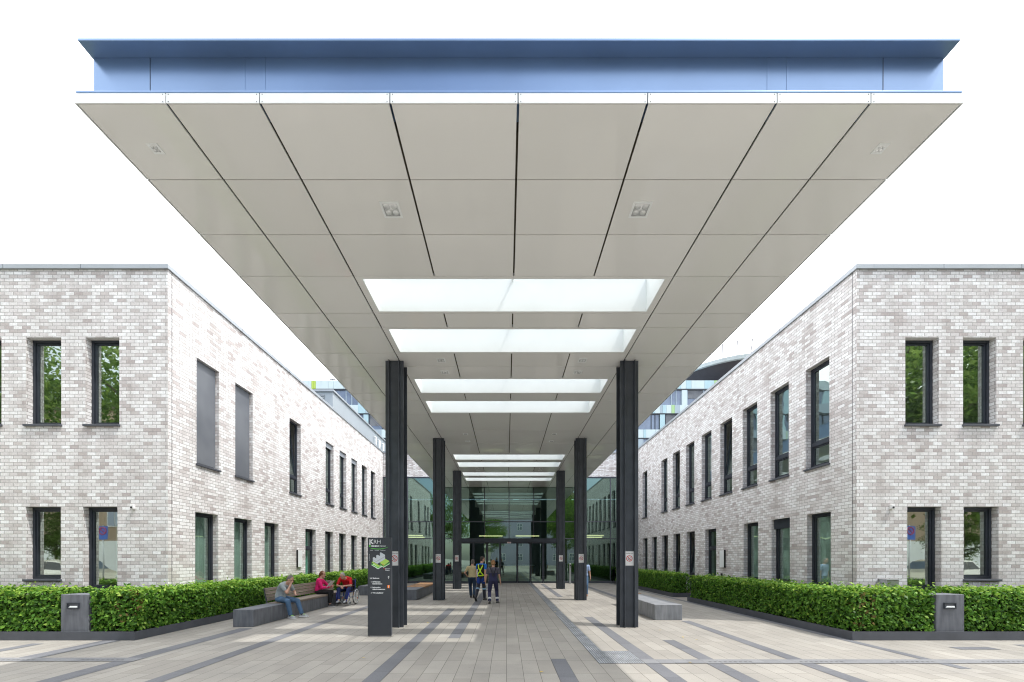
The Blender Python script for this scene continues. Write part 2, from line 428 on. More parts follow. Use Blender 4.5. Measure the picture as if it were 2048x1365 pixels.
    def build(s, name, mats, parent=None, smooth=False, bevel=0.0, recalc=True, local=False):
        if not isinstance(mats, (list, tuple)):
            mats = [mats]
        off = V((0, 0, 0))
        if parent is not None and not local:
            q = parent
            while q is not None:
                off += q.location; q = q.parent
        me = s.mesh(name, mats, off, smooth, recalc)
        return link(name, me, parent, bevel)

def link(name, me, parent=None, bevel=0.0):
    o = bpy.data.objects.new(name, me)
    COL.objects.link(o)
    if parent is not None:
        o.parent = parent
    if bevel:
        b = o.modifiers.new('edge', 'BEVEL'); b.width = bevel; b.segments = 2; b.limit_method = 'ANGLE'
    return o

def tag(o, label, cat, group=None):
    o['label'] = label; o['category'] = cat
    if group:
        o['group'] = group
    return o

def thing(name, label, cat, loc=(0, 0, 0), rz=0.0, group=None):
    o = bpy.data.objects.new(name, None)
    COL.objects.link(o)
    o.location = loc; o.rotation_euler = (0, 0, rz); o.empty_display_size = .2
    return tag(o, label, cat, group)

def struct(o, kind='structure'):
    o['kind'] = kind
    return o

def text_mesh(body, size, extrude=.002, bold=0.0, align='LEFT', spacing=1.0):
    cu = bpy.data.curves.new('txt', 'FONT')
    cu.body = body; cu.size = size; cu.extrude = extrude; cu.offset = bold; cu.align_x = align; cu.space_character = spacing
    cu.resolution_u = 3
    ob = bpy.data.objects.new('txt', cu); COL.objects.link(ob)
    bpy.context.view_layer.update()
    dg = bpy.context.evaluated_depsgraph_get()
    me = bpy.data.meshes.new_from_object(ob.evaluated_get(dg))
    bpy.data.objects.remove(ob); bpy.data.curves.remove(cu)
    return me

def text_obj(name, body, size, pos, parent, mat, bold=0.0, align='LEFT', spacing=1.0):
    """text facing -Y, pos relative to the parent"""
    me = text_mesh(body, size, .002, bold, align, spacing)
    me.transform(Matrix.Translation(V(pos)) @ Matrix.Rotation(math.pi / 2, 4, 'X'))
    me.materials.clear(); me.materials.append(mat)
    return link(name, me, parent)

M['tanwall'] = simple('tan_render', (.40, .30, .22), .85, 0, .1, .5)
M['carpaint'] = simple('cream_car_paint', (.70, .66, .55), .25, 0, .02, 1, coat=.6)
M['yellow'] = simple('taxi_yellow', (.80, .55, .03), .4)
M['signblue'] = simple('sign_blue', (.03, .12, .50), .5)

# ------------------------------------------------------------------ camera, light, sky
cam = bpy.data.cameras.new('camera'); co = bpy.data.objects.new('camera', cam); COL.objects.link(co)
EYE = 1.75
co.location = (0, 0, EYE); co.rotation_euler = (math.pi / 2, 0, 0)
cam.sensor_width = 36; cam.lens = 810 / 2048 * 36; cam.sensor_fit = 'HORIZONTAL'
cam.shift_x = 11 / 2048; cam.shift_y = 434.5 / 2048
cam.clip_end = 1000; cam.clip_start = .1
SC.camera = co

SUN = V((.475, -.165, 1.0)).normalized()          # towards the sun
sd = bpy.data.lights.new('sun', 'SUN'); so = bpy.data.objects.new('sun', sd); COL.objects.link(so)
sd.energy = 2.0; sd.angle = math.radians(.6); sd.color = (1, .965, .91)
so.location = (20, -10, 40); so.rotation_euler = (-SUN).to_track_quat('-Z', 'Y').to_euler()

w = bpy.data.worlds.new('World'); SC.world = w; w.use_nodes = True
nt = w.node_tree
for n in list(nt.nodes):
    nt.nodes.remove(n)
sky = N(nt, 'ShaderNodeTexSky', sky_type='NISHITA', sun_disc=False)
sky.sun_elevation = math.asin(SUN.z); sky.sun_rotation = math.atan2(SUN.x, SUN.y)
sky.air_density = 1.0; sky.dust_density = 2.0; sky.ozone_density = 1.5
tc = N(nt, 'ShaderNodeTexCoord')
nz = N(nt, 'ShaderNodeTexNoise'); nz.inputs['Scale'].default_value = 1.6; nz.inputs['Detail'].default_value = 6
L(nt, tc.outputs['Generated'], nz.inputs['Vector'])
sp = N(nt, 'ShaderNodeSeparateXYZ'); L(nt, tc.outputs['Generated'], sp.inputs[0])
ad = N(nt, 'ShaderNodeMath', operation='MULTIPLY_ADD'); L(nt, sp.outputs['Y'], ad.inputs[0]); ad.inputs[1].default_value = .55; L(nt, nz.outputs['Fac'], ad.inputs[2])
# thin bright cloud sheet over the whole northern half, breaking up behind the photographer
r = ramp(nt, [(.0, (.05, .05, .05)), (.30, (1, 1, 1))]); L(nt, ad.outputs[0], r.inputs['Fac'])
cl = mixcol(nt, r.outputs['Color'], sky.outputs['Color'], (11.0, 11.15, 11.4))
bg = N(nt, 'ShaderNodeBackground'); bg.inputs['Strength'].default_value = .15
L(nt, cl, bg.inputs['Color'])
ow = N(nt, 'ShaderNodeOutputWorld'); L(nt, bg.outputs[0], ow.inputs['Surface'])
SC.view_settings.view_transform = 'Standard'; SC.view_settings.look = 'None'
SC.view_settings.exposure = .88
SC.cycles.filter_width = 1.1; SC.view_settings.gamma = 1
SC.cycles.max_bounces = 10; SC.cycles.transparent_max_bounces = 12; SC.cycles.diffuse_bounces = 5; SC.cycles.glossy_bounces = 5
SC.cycles.caustics_reflective = False; SC.cycles.caustics_refractive = False
SC.cycles.sample_clamp_indirect = 6

# ------------------------------------------------------------------ ground
g = MB(); g.face([(-300, -300, 0), (300, -300, 0), (300, 300, 0), (-300, 300, 0)])
struct(g.build('pavement', M['paving']))
T = .256
bands = MB()
def band(x0, x1, y0, y1, mi=0, z=.004):
    bands.face([(x0, y0, z), (x1, y0, z), (x1, y1, z), (x0, y1, z)], mi)
band(-8 * T, -7 * T, 3.0, 14.1)
band(-5 * T, -4 * T, 8.85, 27.5)
band(-20 * T, -19 * T, 3.5, 15.2)
band(-26 * T, -24.7 * T, 3.5, 10.1)
band(-38 * T, -37 * T, 5.6, 8.3); band(-33.5 * T, -32 * T, 7.0, 8.6)
band(9 * T, 10 * T, 3.0, 12.05); band(9 * T, 10 * T, 18.3, 27.6)
band(13 * T, 14 * T, 3.0, 8.66)
band(19 * T, 20 * T, 3.0, 11.32); band(19 * T, 20 * T, 16.6, 25.5)
band(28 * T, 7.36, 6.4, 28.4)
band(3 * T, 4 * T, 4.9, 7.04)
band(34 * T, 37 * T, 7.75, 7.98); band(40 * T, 44 * T, 7.9, 8.2)
struct(bands.build('dark_paving_bands', M['pavedark'], recalc=False))
pale = MB()
pale.face([(9 * T, 6.72, .008), (20, 6.72, .008), (20, 6.98, .008), (9 * T, 6.98, .008)])
pale.face([(-20, 6.86, .008), (-24.7 * T, 6.86, .008), (-24.7 * T, 7.1, .008), (-20, 7.1, .008)])
struct(pale.build('pale_paving_band', M['pavepale'], recalc=False))
holes = MB()
for k in range(70):
    for x in (3.4 + k * .085, -6.6 - k * .085):
        if int(k / 9) % 2 == 0:
            y = 6.79 if x > 0 else 6.92
            holes.face([(x, y, .011), (x + .045, y, .011), (x + .045, y + .03, .011), (x, y + .03, .011)])
struct(holes.build('drain_slots', M['black'], recalc=False))
# ribbed guiding strip and studded attention field for blind people
tac = MB()
tac.face([(6 * T, 7.62, .004), (7 * T, 7.62, .004), (7 * T, 28.4, .004), (6 * T, 28.4, .004)], 1)
for k in range(6):
    x = 6 * T + .012 + k * .042
    y = 7.62
    while y < 28.3:
        tac.box(x, x + .02, y + .004, y + .5, .003, .009, 0); y += .512
tac.face([(6 * T, 6.72, .005), (9 * T, 6.72, .005), (9 * T, 7.62, .005), (6 * T, 7.62, .005)], 1)
for a in range(19):
    for b in range(22):
        x = 6 * T + .02 + a * .0402; y = 6.74 + b * .0402 + (.02 if a % 2 else 0)
        tac.prism([(x + .013 * math.cos(q), y + .013 * math.sin(q)) for q in (0, 1.05, 2.09, 3.14, 4.19, 5.24)], .004, .009, 0)
struct(tac.build('tactile_paving', [M['tactile'], M['tactiledark']]))

# ------------------------------------------------------------------ buildings with real openings
class Wall:
    """f(u along, d inward, z) -> world"""
    def __init__(s, f):
        s.f = f
    def box(s, mb, u0, u1, d0, d1, z0, z1, mi=0):
        f = s.f
        mb.hexa([f(u0, d0, z0), f(u1, d0, z0), f(u1, d1, z0), f(u0, d1, z0), f(u0, d0, z1), f(u1, d0, z1), f(u1, d1, z1), f(u0, d1, z1)], mi)

REV = .175
def wall_mesh(mb, W, u0, u1, z0, z1, ops, mi=0):
    us = sorted({u0, u1} | {round(o[0], 4) for o in ops} | {round(o[1], 4) for o in ops})
    zs = sorted({z0, z1} | {round(o[2], 4) for o in ops} | {round(o[3], 4) for o in ops})
    for a, b in zip(us, us[1:]):
        for c, d in zip(zs, zs[1:]):
            cu, cz = (a + b) / 2, (c + d) / 2
            if any(o[0] < cu < o[1] and o[2] < cz < o[3] for o in ops):
                continue
            mb.face([W.f(a, 0, c), W.f(b, 0, c), W.f(b, 0, d), W.f(a, 0, d)], mi)
    D = REV + .1
    for o in ops:
        a, b, c, d = o[:4]
        mb.face([W.f(a, 0, c), W.f(a, D, c), W.f(a, D, d), W.f(a, 0, d)], mi)
        mb.face([W.f(b, 0, c), W.f(b, D, c), W.f(b, D, d), W.f(b, 0, d)], mi)
        mb.face([W.f(a, 0, d), W.f(b, 0, d), W.f(b, D, d), W.f(a, D, d)], mi)
        mb.face([W.f(a, 0, c), W.f(b, 0, c), W.f(b, D, c), W.f(a, D, c)], mi)

def window(B, W, u0, u1, z0, z1, trans=None, tilt=False, sill=True, curtain=None, blind=False, shutter=0.0, door=False, glass='winglass'):
    fw = .065; d0, d1 = REV - .02, REV + .055
    f = MB(); e = .002
    W.box(f, u0 + e, u0 + fw, d0, d1, z0 + e, z1 - e); W.box(f, u1 - fw, u1 - e, d0, d1, z0 + e, z1 - e)
    W.box(f, u0 + fw, u1 - fw, d0, d1, z1 - fw, z1 - e); W.box(f, u0 + fw, u1 - fw, d0, d1, z0 + e, z0 + fw)
    if trans:
        W.box(f, u0 + fw, u1 - fw, d0 - .004, d1, trans - .055, trans + .055)
    fo = f.build('door_frame' if door else 'window_frame', M['frame'], B)
    # sash bars and pane as sub-parts
    zones = [(z0 + fw, z1 - fw)] if not trans else [(z0 + fw, trans - .055), (trans + .055, z1 - fw)]
    p = MB(); s = MB()
    for i, (a, b) in enumerate(zones):
        upper = i == len(zones) - 1
        tl = (lambda z, a=a: max(0, (z - a)) * .115) if (tilt and upper) else (lambda z: 0)
        sw = .045; q0, q1 = REV + .0, REV + .06
        def tb(x0, x1, y0, y1):
            s.hexa([W.f(x0, q0 + tl(y0) + .004, y0), W.f(x1, q0 + tl(y0) + .004, y0), W.f(x1, q1 + tl(y0), y0), W.f(x0, q1 + tl(y0), y0),
                    W.f(x0, q0 + tl(y1) + .004, y1), W.f(x1, q0 + tl(y1) + .004, y1), W.f(x1, q1 + tl(y1), y1), W.f(x0, q1 + tl(y1), y1)])
        A, Bu = u0 + fw + .003, u1 - fw - .003
        tb(A, A + sw, a + .003, b - .003); tb(Bu - sw, Bu, a + .003, b - .003)
        tb(A + sw, Bu - sw, b - sw, b - .003); tb(A + sw, Bu - sw, a + .003, a + sw)
        g0 = REV + .03
        p.face([W.f(A + sw, g0 + tl(a + sw), a + sw), W.f(Bu - sw, g0 + tl(a + sw), a + sw), W.f(Bu - sw, g0 + tl(b - sw), b - sw), W.f(A + sw, g0 + tl(b - sw), b - sw)])
    so = s.build('sash', M['frame'], fo)
    p.build('pane', M[glass] if not door else M['tealglass'], fo, recalc=False)
    h = MB(); c = (z0 + z1) / 2 if not trans else trans + .5
    W.box(h, u1 - fw - .04, u1 - fw - .015, REV + .062, REV + .10, c - .06, c + .06)
    h.build('handle', M['aluminium'], fo)
    if sill:
        b = MB(); W.box(b, u0 - .03, u1 + .03, -.055, REV - .021, z0 - .05, z0 + .0015); b.build('sill', M['edging'], B, bevel=.006)
    if shutter:
        b = MB(); W.box(b, u0 + .004, u1 - .004, .09, REV - .025, z1 - shutter, z1 - .003); b.build('shutter_box', M['signmid'] if shutter < .3 else M['frame'], B)
    if blind:
        b = MB(); W.box(b, u0 + .03, u1 - .03, .10, .112, z0 + .06, z1 - .004); b.build('blind', M['blind'], B)
    if curtain:
        n = 26; c = MB(); top, bot = z1 - .05, z0 + .04
        for k in range(n):
            ua = u0 + .05 + (u1 - u0 - .1) * curtain[0] + (u1 - u0 - .1) * (curtain[1] - curtain[0]) * k / n
            ub = u0 + .05 + (u1 - u0 - .1) * curtain[0] + (u1 - u0 - .1) * (curtain[1] - curtain[0]) * (k + 1) / n
            da = .34 + .035 * math.sin(k * 1.9); db = .34 + .035 * math.sin((k + 1) * 1.9)
            c.face([W.f(ua, da, bot), W.f(ub, db, bot), W.f(ub, db, top), W.f(ua, da, top)])
        c.build('curtain', M['curtain'], B, recalc=False)

YF, YB, ZR = 10.45, 28.62, 9.32
P = 1.63
def brick_building(sx, label):
    XW = 9.04 if sx > 0 else 8.74
    XE = XW + 15
    B = thing('brick_building', label, 'building', (sx * (XW + 6), 19, 0))
    side = Wall(lambda u, d, z: (sx * (XW + d), u, z))
    front = Wall(lambda u, d, z: (sx * u, YF + d, z))
    side_ops, front_ops, jobs = [], [], []
    w9 = .90
    if sx > 0:
        base = 11.34
        up = [(base + P * k, {'tilt': k in (3, 6), 'trans': 5.13}) for k in (0, 1, 2, 3, 4, 5, 6, 7, 9)]
        lo = [(base - .05 + P * k, {'tilt': k in (5, 6, 7), 'trans': .95, 'shutter': .32 if k == 1 else 0, 'curtain': (.0, 1.) if k < 3 else None}) for k in (0, 1, 2, 5, 6, 7, 8, 9)]
        dr = 17.46
    else:
        base = 11.42
        up = [(base + P * k, {'tilt': k == 3, 'trans': 5.13, 'blind': k in (0, 1), 'shutter': .22 if k in (5, 6, 7) else 0}) for k in (0, 1, 3, 5, 6, 7, 8, 9)]
        lo = [(base - .05 + P * k, {'trans': .95, 'curtain': (.0, 1.) if k < 3 else (.1, .8)}) for k in (0, 1, 2, 5, 6, 7, 8, 9)]
        dr = 17.6
    for u, kw in up:
        side_ops.append((u, u + w9, 4.42, 7.42)); jobs.append((side, side_ops[-1], kw))
    for u, kw in lo:
        side_ops.append((u, u + w9, .06, 3.06)); kw['sill'] = False; jobs.append((side, side_ops[-1], kw))
    side_ops.append((dr, dr + .97, .03, 3.05)); jobs.append((side, side_ops[-1], {'trans': 2.2, 'sill': False, 'door': True, 'curtain': (.0, .9) if sx < 0 else None}))
    if sx > 0:
        fu = [(10.29, 11.16), (11.78, 12.64), (13.33, 14.2), (14.9, 15.77), (17.9, 18.77)]
        fl = [(10.34, 11.22, .1), (11.8, 12.7, 1.21), (13.4, 14.3, .1), (15, 15.9, .1)]
    else:
        fu = [(9.99, 10.865), (11.49, 12.40), (13.03, 13.9), (14.6, 15.5), (17.6, 18.5)]
        fl = [(10.04, 10.93, .1), (11.5, 12.405, 1.21), (13.1, 14.0, .1), (14.7, 15.6, .1)]
    for a, b in fu:
        front_ops.append((a, b, 5.2, 7.45)); jobs.append((front, front_ops[-1], {'glass': 'frontglass'}))
    for a, b, z in fl:
        front_ops.append((a, b, z, 3.08)); jobs.append((front, front_ops[-1], {'glass': 'frontglass', 'sill': z > 1, 'trans': .95 if z < 1 else None, 'curtain': (.0, .35)}))
    m = MB()
    wall_mesh(m, side, YF, YB, 0, 9.2, side_ops)
    wall_mesh(m, front, XW, XE, 0, 9.2, front_ops)
    m.face([(sx * XE, YF, 0), (sx * XE, YB + 6, 0), (sx * XE, YB + 6, 9.2), (sx * XE, YF, 9.2)])
    m.face([(sx * (XW + .4), YB, 0), (sx * XE, YB, 0), (sx * XE, YB, 9.2), (sx * (XW + .4), YB, 9.2)])
    m.build('wall', M['brick'], B, recalc=False)
    # inside: slabs and partitions so that the rooms have depth
    s = MB()
    for z0, z1 in ((3.45, 3.75), (8.6, 9.1)):
        s.box(*sorted((sx * (XW + .3), sx * (XE - .1))), YF + .3, YB - .1, z0, z1)
    s.build('floor_slab', M['room'], B)
    s = MB()
    for z0, z1 in ((0, 3.44), (3.76, 8.59)):
        s.box(*sorted((sx * (XW + 4.2), sx * (XW + 4.3))), YF + 4.6, YB - .1, z0, z1)
        s.box(*sorted((sx * (XW + .35), sx * (XE - .1))), YF + 4.3, YF + 4.4, z0, z1)
        for k in range(4):
            y = YF + 7.5 + k * 3.26
            s.box(*sorted((sx * (XW + .35), sx * (XW + 4.19))), y, y + .1, z0, z1)
    s.build('partition', M['room'], B)
    # coping and roof
    c = MB()
    a, b = sorted((sx * (XW - .045), sx * (XW + .4)))
    c.box(a, b, YF - .045, YB, 9.2, ZR)
    a, b = sorted((sx * (XW + .401), sx * XE))
    c.box(a, b, YF - .045, YF + .4, 9.2, ZR)
    co_ = c.build('coping', M['coping'], B, bevel=.008)
    for k in range(1, 7):
        a = sx * (XW + .2 + k * 2.0); j = MB(); j.box(a - .004, a + .004, YF - .047, YF - .0452, 9.2, ZR); j.build('coping_joint', M['frame'], co_)
        y = YF + k * 2.9; a, b = sorted((sx * (XW - .0452), sx * (XW - .047))); j = MB(); j.box(a, b, y - .004, y + .004, 9.2, ZR); j.build('coping_joint', M['frame'], co_)
    r = MB(); a, b = sorted((sx * (XW + .41), sx * XE)); r.box(a, b, YF + .41, YB + 6, 9.101, 9.19); r.build('roof', M['coping'], B)
    # expansion joint next to the corner
    e = MB(); W_ = side
    W_.box(e, YF + .12, YF + .132, -.003, .01, .02, 9.19); e.build('expansion_joint', M['frame'], B)
    for W_, o, kw in jobs:
        window(B, W_, *o, **kw)
    # pale metal panel by the door and small detector on the front
    q = MB(); side.box(q, dr - .75, dr - .40, -.07, -.002, 1.38, 2.08); side.box(q, dr - .76, dr - .751, -.075, -.002, 1.36, 2.10, 1)
    q.build('door_panel', [M['trim'], M['black']], B)
    q = MB(); side.box(q, dr - .52, dr - .44, -.05, -.002, .98, 1.12); q.build('door_bell', M['black'], B)
    u = XW + .83
    q = MB(); front.box(q, u, u + .09, -.07, -.002, 3.02, 3.13, 0); front.box(q, u + .02, u + .07, -.085, -.071, 3.03, 3.08, 1)
    q.build('detector', [M['white'], M['black']], B, bevel=.01)
    return B, front, side

BL, frontL, sideL = brick_building(-1, 'sunlit pale brick building with drawn grey blinds and a metal plant room on top')
BR, frontR, sideR = brick_building(1, 'shaded pale brick building with nine tall upper side windows and no blinds')
# steel hood on the right front
q = MB()
frontR.box(q, 9.60, 9.92, -.22, -.002, .95, 1.20); frontR.box(q, 9.57, 9.95, -.26, -.002, 1.202, 1.222)
q.build('steel_hood', M['aluminium'], BR, bevel=.008)
# plant room on the left roof
pr = MB(); pr.box(-13.5, -9.3, 21.7, 34, 9.19, 10.66); po = pr.build('plant_room', M['plant'], BL, bevel=.01)
pr = MB(); pr.box(-13.6, -9.22, 21.6, 34.1, 10.662, 10.76); pr.build('plant_room_coping', M['coping'], po, bevel=.01)
lv = MB()
for k in range(9):
    z = 9.4 + k * .13
    lv.hexa([(-12.9, 21.64, z), (-9.75, 21.64, z), (-9.75, 21.698, z + .04), (-12.9, 21.698, z + .04), (-12.9, 21.64, z + .02), (-9.75, 21.64, z + .02), (-9.75, 21.698, z + .1), (-12.9, 21.698, z + .1)])
lv.build('louvre', M['coping'], po)
for k in range(3):
    vp = MB(); y = 28.3 + k * .85
    vp.tube([(-9.25, y, 9.45), (-9.12, y, 9.5), (-9.12, y, 10.2), (-9.25, y, 10.25)], .05, 8); vp.build('vent_pipe', M['white'], po, smooth=True)

# ------------------------------------------------------------------ entrance building with curtain wall
E = thing('entrance_building', 'glass fronted entrance hall with sliding doors at the end of the canopy', 'building', (0, 33, 0))
ZG = 7.5
x0, x1 = -8.735, 9.035
m = MB(); m.box(-14, 14, YB + .06, YB + .4, ZG, 9.2); m.build('wall', M['brick'], E)
c = MB(); c.box(x0 - .4 + .41, x1 - .01, YB - .02, YB + .45, 9.201, ZR); c.build('coping', M['coping'], E)
c = MB(); c.box(x0 + .012, x1 - .012, YB - .06, YB + .055, ZG - .09, ZG - .002); c.build('lintel', M['frame'], E)
mu = MB()
MX = [-6.98, -5.1, -3.29, -1.55, .18, 1.92, 3.65, 5.5, 7.34]
for x in [x0 + .06] + MX + [x1 - .06]:
    wm = .03 if abs(x - .18) < .1 or abs(x) > 3 else .012
    mu.box(x - wm, x + wm, YB - .05, YB + .05, 3.2 if -2 < x < 2.5 else .14, ZG - .092)
for z in (4.33,):
    mu.box(x0 + .02, x1 - .02, YB - .045, YB + .045, z - .03, z + .03)
mu.box(x0 + .02, -3.33, YB - .045, YB + .045, 3.1, 3.16); mu.box(3.69, x1 - .02, YB - .045, YB + .045, 3.1, 3.16)
mu.box(x0 + .02, -3.33, YB - .07, YB + .055, .004, .138); mu.box(3.69, x1 - .02, YB - .07, YB + .055, .004, .138)
mu.build('mullions', M['edging'], E)
px = [x0 + .09] + MX + [x1 - .09]
for a, b in zip(px, px[1:]):
    for z0, z1 in ((.14, 3.1), (3.16, 4.3), (4.36, ZG - .092)):
        if z0 < 1 and a > -3.4 and b < 3.7:
            continue
        dz = random.uniform(-.004, .004); dx = random.uniform(-.004, .004)
        p = MB(); p.face([(a + .03, YB + dx, z0), (b - .03, YB - dx, z0), (b - .03, YB - dx + dz, z1), (a + .03, YB + dx + dz, z1)])
        p.build('glass_pane', M['curtainglass'], E, recalc=False)
# door group
hd = MB(); hd.box(-3.29, 3.65, YB - .16, YB + .06, 2.86, 3.14); hd.build('door_header', M['frame'], E, bevel=.01)
DX = [-3.29, -2.33, -1.37, -.45, .76, 1.69, 2.6, 3.65]
for k, (a, b) in enumerate(zip(DX, DX[1:])):
    d = MB(); y = YB - .05 if k in (1, 2, 4, 5) else YB
    d.box(a + .01, a + .07, y - .03, y + .03, .02, 2.855); d.box(b - .07, b - .01, y - .03, y + .03, .02, 2.855)
    d.box(a + .07, b - .07, y - .03, y + .03, 2.79, 2.855); d.box(a + .07, b - .07, y - .03, y + .03, .02, .12)
    do = d.build('sliding_door' if k in (1, 2, 4, 5) else 'door_side_panel', M['frame'], E)
    p = MB(); p.face([(a + .07, y, .12), (b - .07, y, .12), (b - .07, y, 2.79), (a + .07, y, 2.79)]); p.build('pane', M['curtainglass'], do, recalc=False)
for x in (-1.38, 1.66):
    q = MB(); q.box(x - .14, x + .14, YB - .24, YB - .162, 2.78, 2.88); q.build('door_sensor', M['black'], E, bevel=.015)
q = MB(); q.box(.04, .32, YB - .165, YB - .161, 2.80, 2.90, 0); q.box(.06, .30, YB - .168, YB - .1655, 2.865, 2.885, 1); q.box(.09, .27, YB - .168, YB - .1655, 2.825, 2.84, 1)
q.build('door_notice', [M['white'], M['red']], E)
# lobby inside
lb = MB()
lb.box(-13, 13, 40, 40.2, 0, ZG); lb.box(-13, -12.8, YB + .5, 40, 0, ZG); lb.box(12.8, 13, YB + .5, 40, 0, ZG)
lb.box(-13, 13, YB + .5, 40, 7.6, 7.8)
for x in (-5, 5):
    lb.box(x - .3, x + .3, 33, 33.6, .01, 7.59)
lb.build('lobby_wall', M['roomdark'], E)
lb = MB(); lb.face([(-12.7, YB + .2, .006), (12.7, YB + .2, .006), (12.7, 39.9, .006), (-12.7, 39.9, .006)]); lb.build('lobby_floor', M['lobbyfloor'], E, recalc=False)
lb = MB()
lb.box(-2.0, 2.4, 36.2, 37, .01, 1.1, 0); lb.box(-2.1, 2.5, 36.1, 37.1, 1.102, 1.15, 1)
lb.build('reception_desk', [M['woodfresh'], M['white']], E, bevel=.02)
m_, nt_ = new_mat('lobby_lamp'); em = N(nt_, 'ShaderNodeEmission'); em.inputs['Color'].default_value = (1, .86, .45, 1); em.inputs['Strength'].default_value = .9; out(nt_, em.outputs[0])
for k, (x, y) in enumerate([(-7.2, 30.4), (-7.6, 33), (6.4, 30.4), (6.9, 33), (-1.2, 31), (1.6, 31)]):
    l = MB(); l.box(x - .9, x + .9, y, y + .12, 3.42, 3.5); l.build('ceiling_lamp', m_, E)

# ------------------------------------------------------------------ tall hospital block behind
TB = thing('hospital_tower', 'tall hospital block with stripes of pale blue and lime green panels behind the brick buildings', 'building', (0, 62, 0))
YT = 55.0
core = MB(); core.box(-40, 50, YT + .4, 75, 0, 25.6)
core.build('structure_core', M['pal_grey'], TB)
pm = ['pal_white', 'pal_white', 'pal_cyan', 'pal_white', 'pal_grey', 'pal_cyan', 'pal_green', 'pal_lime']
top = 25.9
for fl in range(5):
    zt = top - 3.33 * fl; zb = zt - 1.12
    p = MB(); x = -40
    while x < 50:
        wd = random.choice([.35, .5, .7, .7, 1.0, 1.3])
        ci = random.choices(range(8), [6, 4, 4, 3, 2, 2, 1.6, 1.6])[0]
        if ci > 5:
            wd = random.choice([.3, .45])
        p.box(x + .012, x + wd - .012, YT, YT + .12, zb, zt, ci); x += wd
    po = p.build('panel_band', [M[k] for k in pm], TB)
    p = MB(); p.box(-40, 50, YT + .02, YT + .4, zb - .16, zb - .004); p.build('window_head', M['frame'], TB)
    x = -40
    while x < 49:
        ww = random.choice([2.9, 3.6, 4.3])
        q = MB(); q.box(x, x + ww, YT + .16, YT + .22, zb - 2.2, zb - .16)
        wo = q.build('window', M['towerglass'], TB)
        q = MB()
        for t in (0, .62, .8, 1):
            q.box(x + ww * t - .05, x + ww * t + .05, YT + .10, YT + .159, zb - 2.2, zb - .16)
        q.box(x, x + ww, YT + .101, YT + .158, zb - 2.26, zb - 2.2)
        q.build('window_frame', M['frame'] if fl % 2 else M['pal_grey'], wo)
        if random.random() < .5:
            q = MB(); q.box(x + .1, x + ww * .6, YT + .12, YT + .15, zb - 2.2 + random.uniform(.4, 1.4), zb - .17); q.build('sunblind', M['blind'], wo)
        q = MB(); q.box(x + ww + .06, x + ww + .72, YT + .03, YT + .3, zb - 2.2, zb - .165); q.build('wall_panel', M[random.choice(pm[:6])], TB)
        x += ww + .8
q = MB(); q.box(-25.8, -21, YT + 1.5, 62, 25.6, 26.55); q.build('roof_house', M['plant'], TB)
q = MB(); q.tube([(-24.5, YT + 2, 26.56), (-24.5, YT + 2, 26.95)], .04, 6); q.box(-24.9, -24.1, YT + 1.95, YT + 2.1, 26.9, 27.02); q.build('roof_lamp', M['edging'], TB)
# helicopter deck on the roof
cx, cy = 35, 64; n = 64
dk = MB()
ring = lambda r, z: [(cx + r * math.cos(2 * math.pi * k / n), cy + r * math.sin(2 * math.pi * k / n), z) for k in range(n)]
dk.ringloft([ring(6.5, 25.7), ring(10.1, 28.45), ring(10.1, 28.6)], 0)
do = dk.build('helicopter_deck', M['helipad'], TB)
rm = MB(); rm.ringloft([ring(10.12, 28.47), ring(10.45, 28.5), ring(10.6, 28.95), ring(10.5, 28.95), ring(10.4, 28.62), ring(10.0, 28.62)], 0); rm.build('deck_edge', M['rail'], do)
for a in (-160, -141, -122, -113, -104):
    q = MB(); ca, sa = math.cos(math.radians(a)), math.sin(math.radians(a))
    q.tube([(cx + 10.5 * ca, cy + 10.5 * sa, 28.9), (cx + 11.2 * ca, cy + 11.2 * sa, 30.6)], .05, 6); q.build('deck_pole', M['edging'], do)

# ------------------------------------------------------------------ canopy
C = thing('entrance_canopy', 'large flat canopy of pale soffit panels and skylights edged by a blue steel beam', 'canopy', (.14, 16, 6.7))
ZS = 6.75
SX = [-4.735, -3.74, -2.71, -1.28, .127, 1.55, 2.97, 4.0, 5.01]
SY = [4.455, 5.35, 6.26, 7.18, 8.28, 8.77, 9.90, 10.55, 11.23, 12.31, 12.82, 13.97, 15.8, 17.63, 19.47, 20.6, 21.04, 22.2, 22.8, 23.5, 24.6, 25.1, 26.2, 27.4, 28.5]
SK = {(7.18, 8.28), (8.77, 9.90), (11.23, 12.31), (12.82, 13.97), (19.47, 20.6), (21.04, 22.2), (23.5, 24.6), (25.1, 26.2)}
gap = .011
pan = MB(); rf = MB()
for j, (a, b) in enumerate(zip(SY, SY[1:])):
    for i, (c, d) in enumerate(zip(SX, SX[1:])):
        if (a, b) in SK and 2 <= i <= 5:
            continue
        gx = gap * (1.25 if 1 else 1)
        pan.box(c + gx, d - gx, a + gap * .6, b - gap * .6, ZS, ZS + .02)
        rf.box(max(c, SX[0] + .36), min(d, SX[-1] - .36), max(a, SY[0] + .36), b, ZS + .06, 7.36)
for (a, b) in SK:   # flat rim round each opening
    X0, X1 = SX[2], SX[6]
    pan.box(X0 + gap, X0 + .12, a + .005, b - .005, ZS, ZS + .02); pan.box(X1 - .12, X1 - gap, a + .005, b - .005, ZS, ZS + .02)
    pan.box(X0 + .12, X1 - .12, a + .005, a + .06, ZS, ZS + .02); pan.box(X0 + .12, X1 - .12, b - .06, b - .005, ZS, ZS + .02)
pan.build('soffit', M['soffit'], C)
rf.build('roof_deck', M['void'], C)
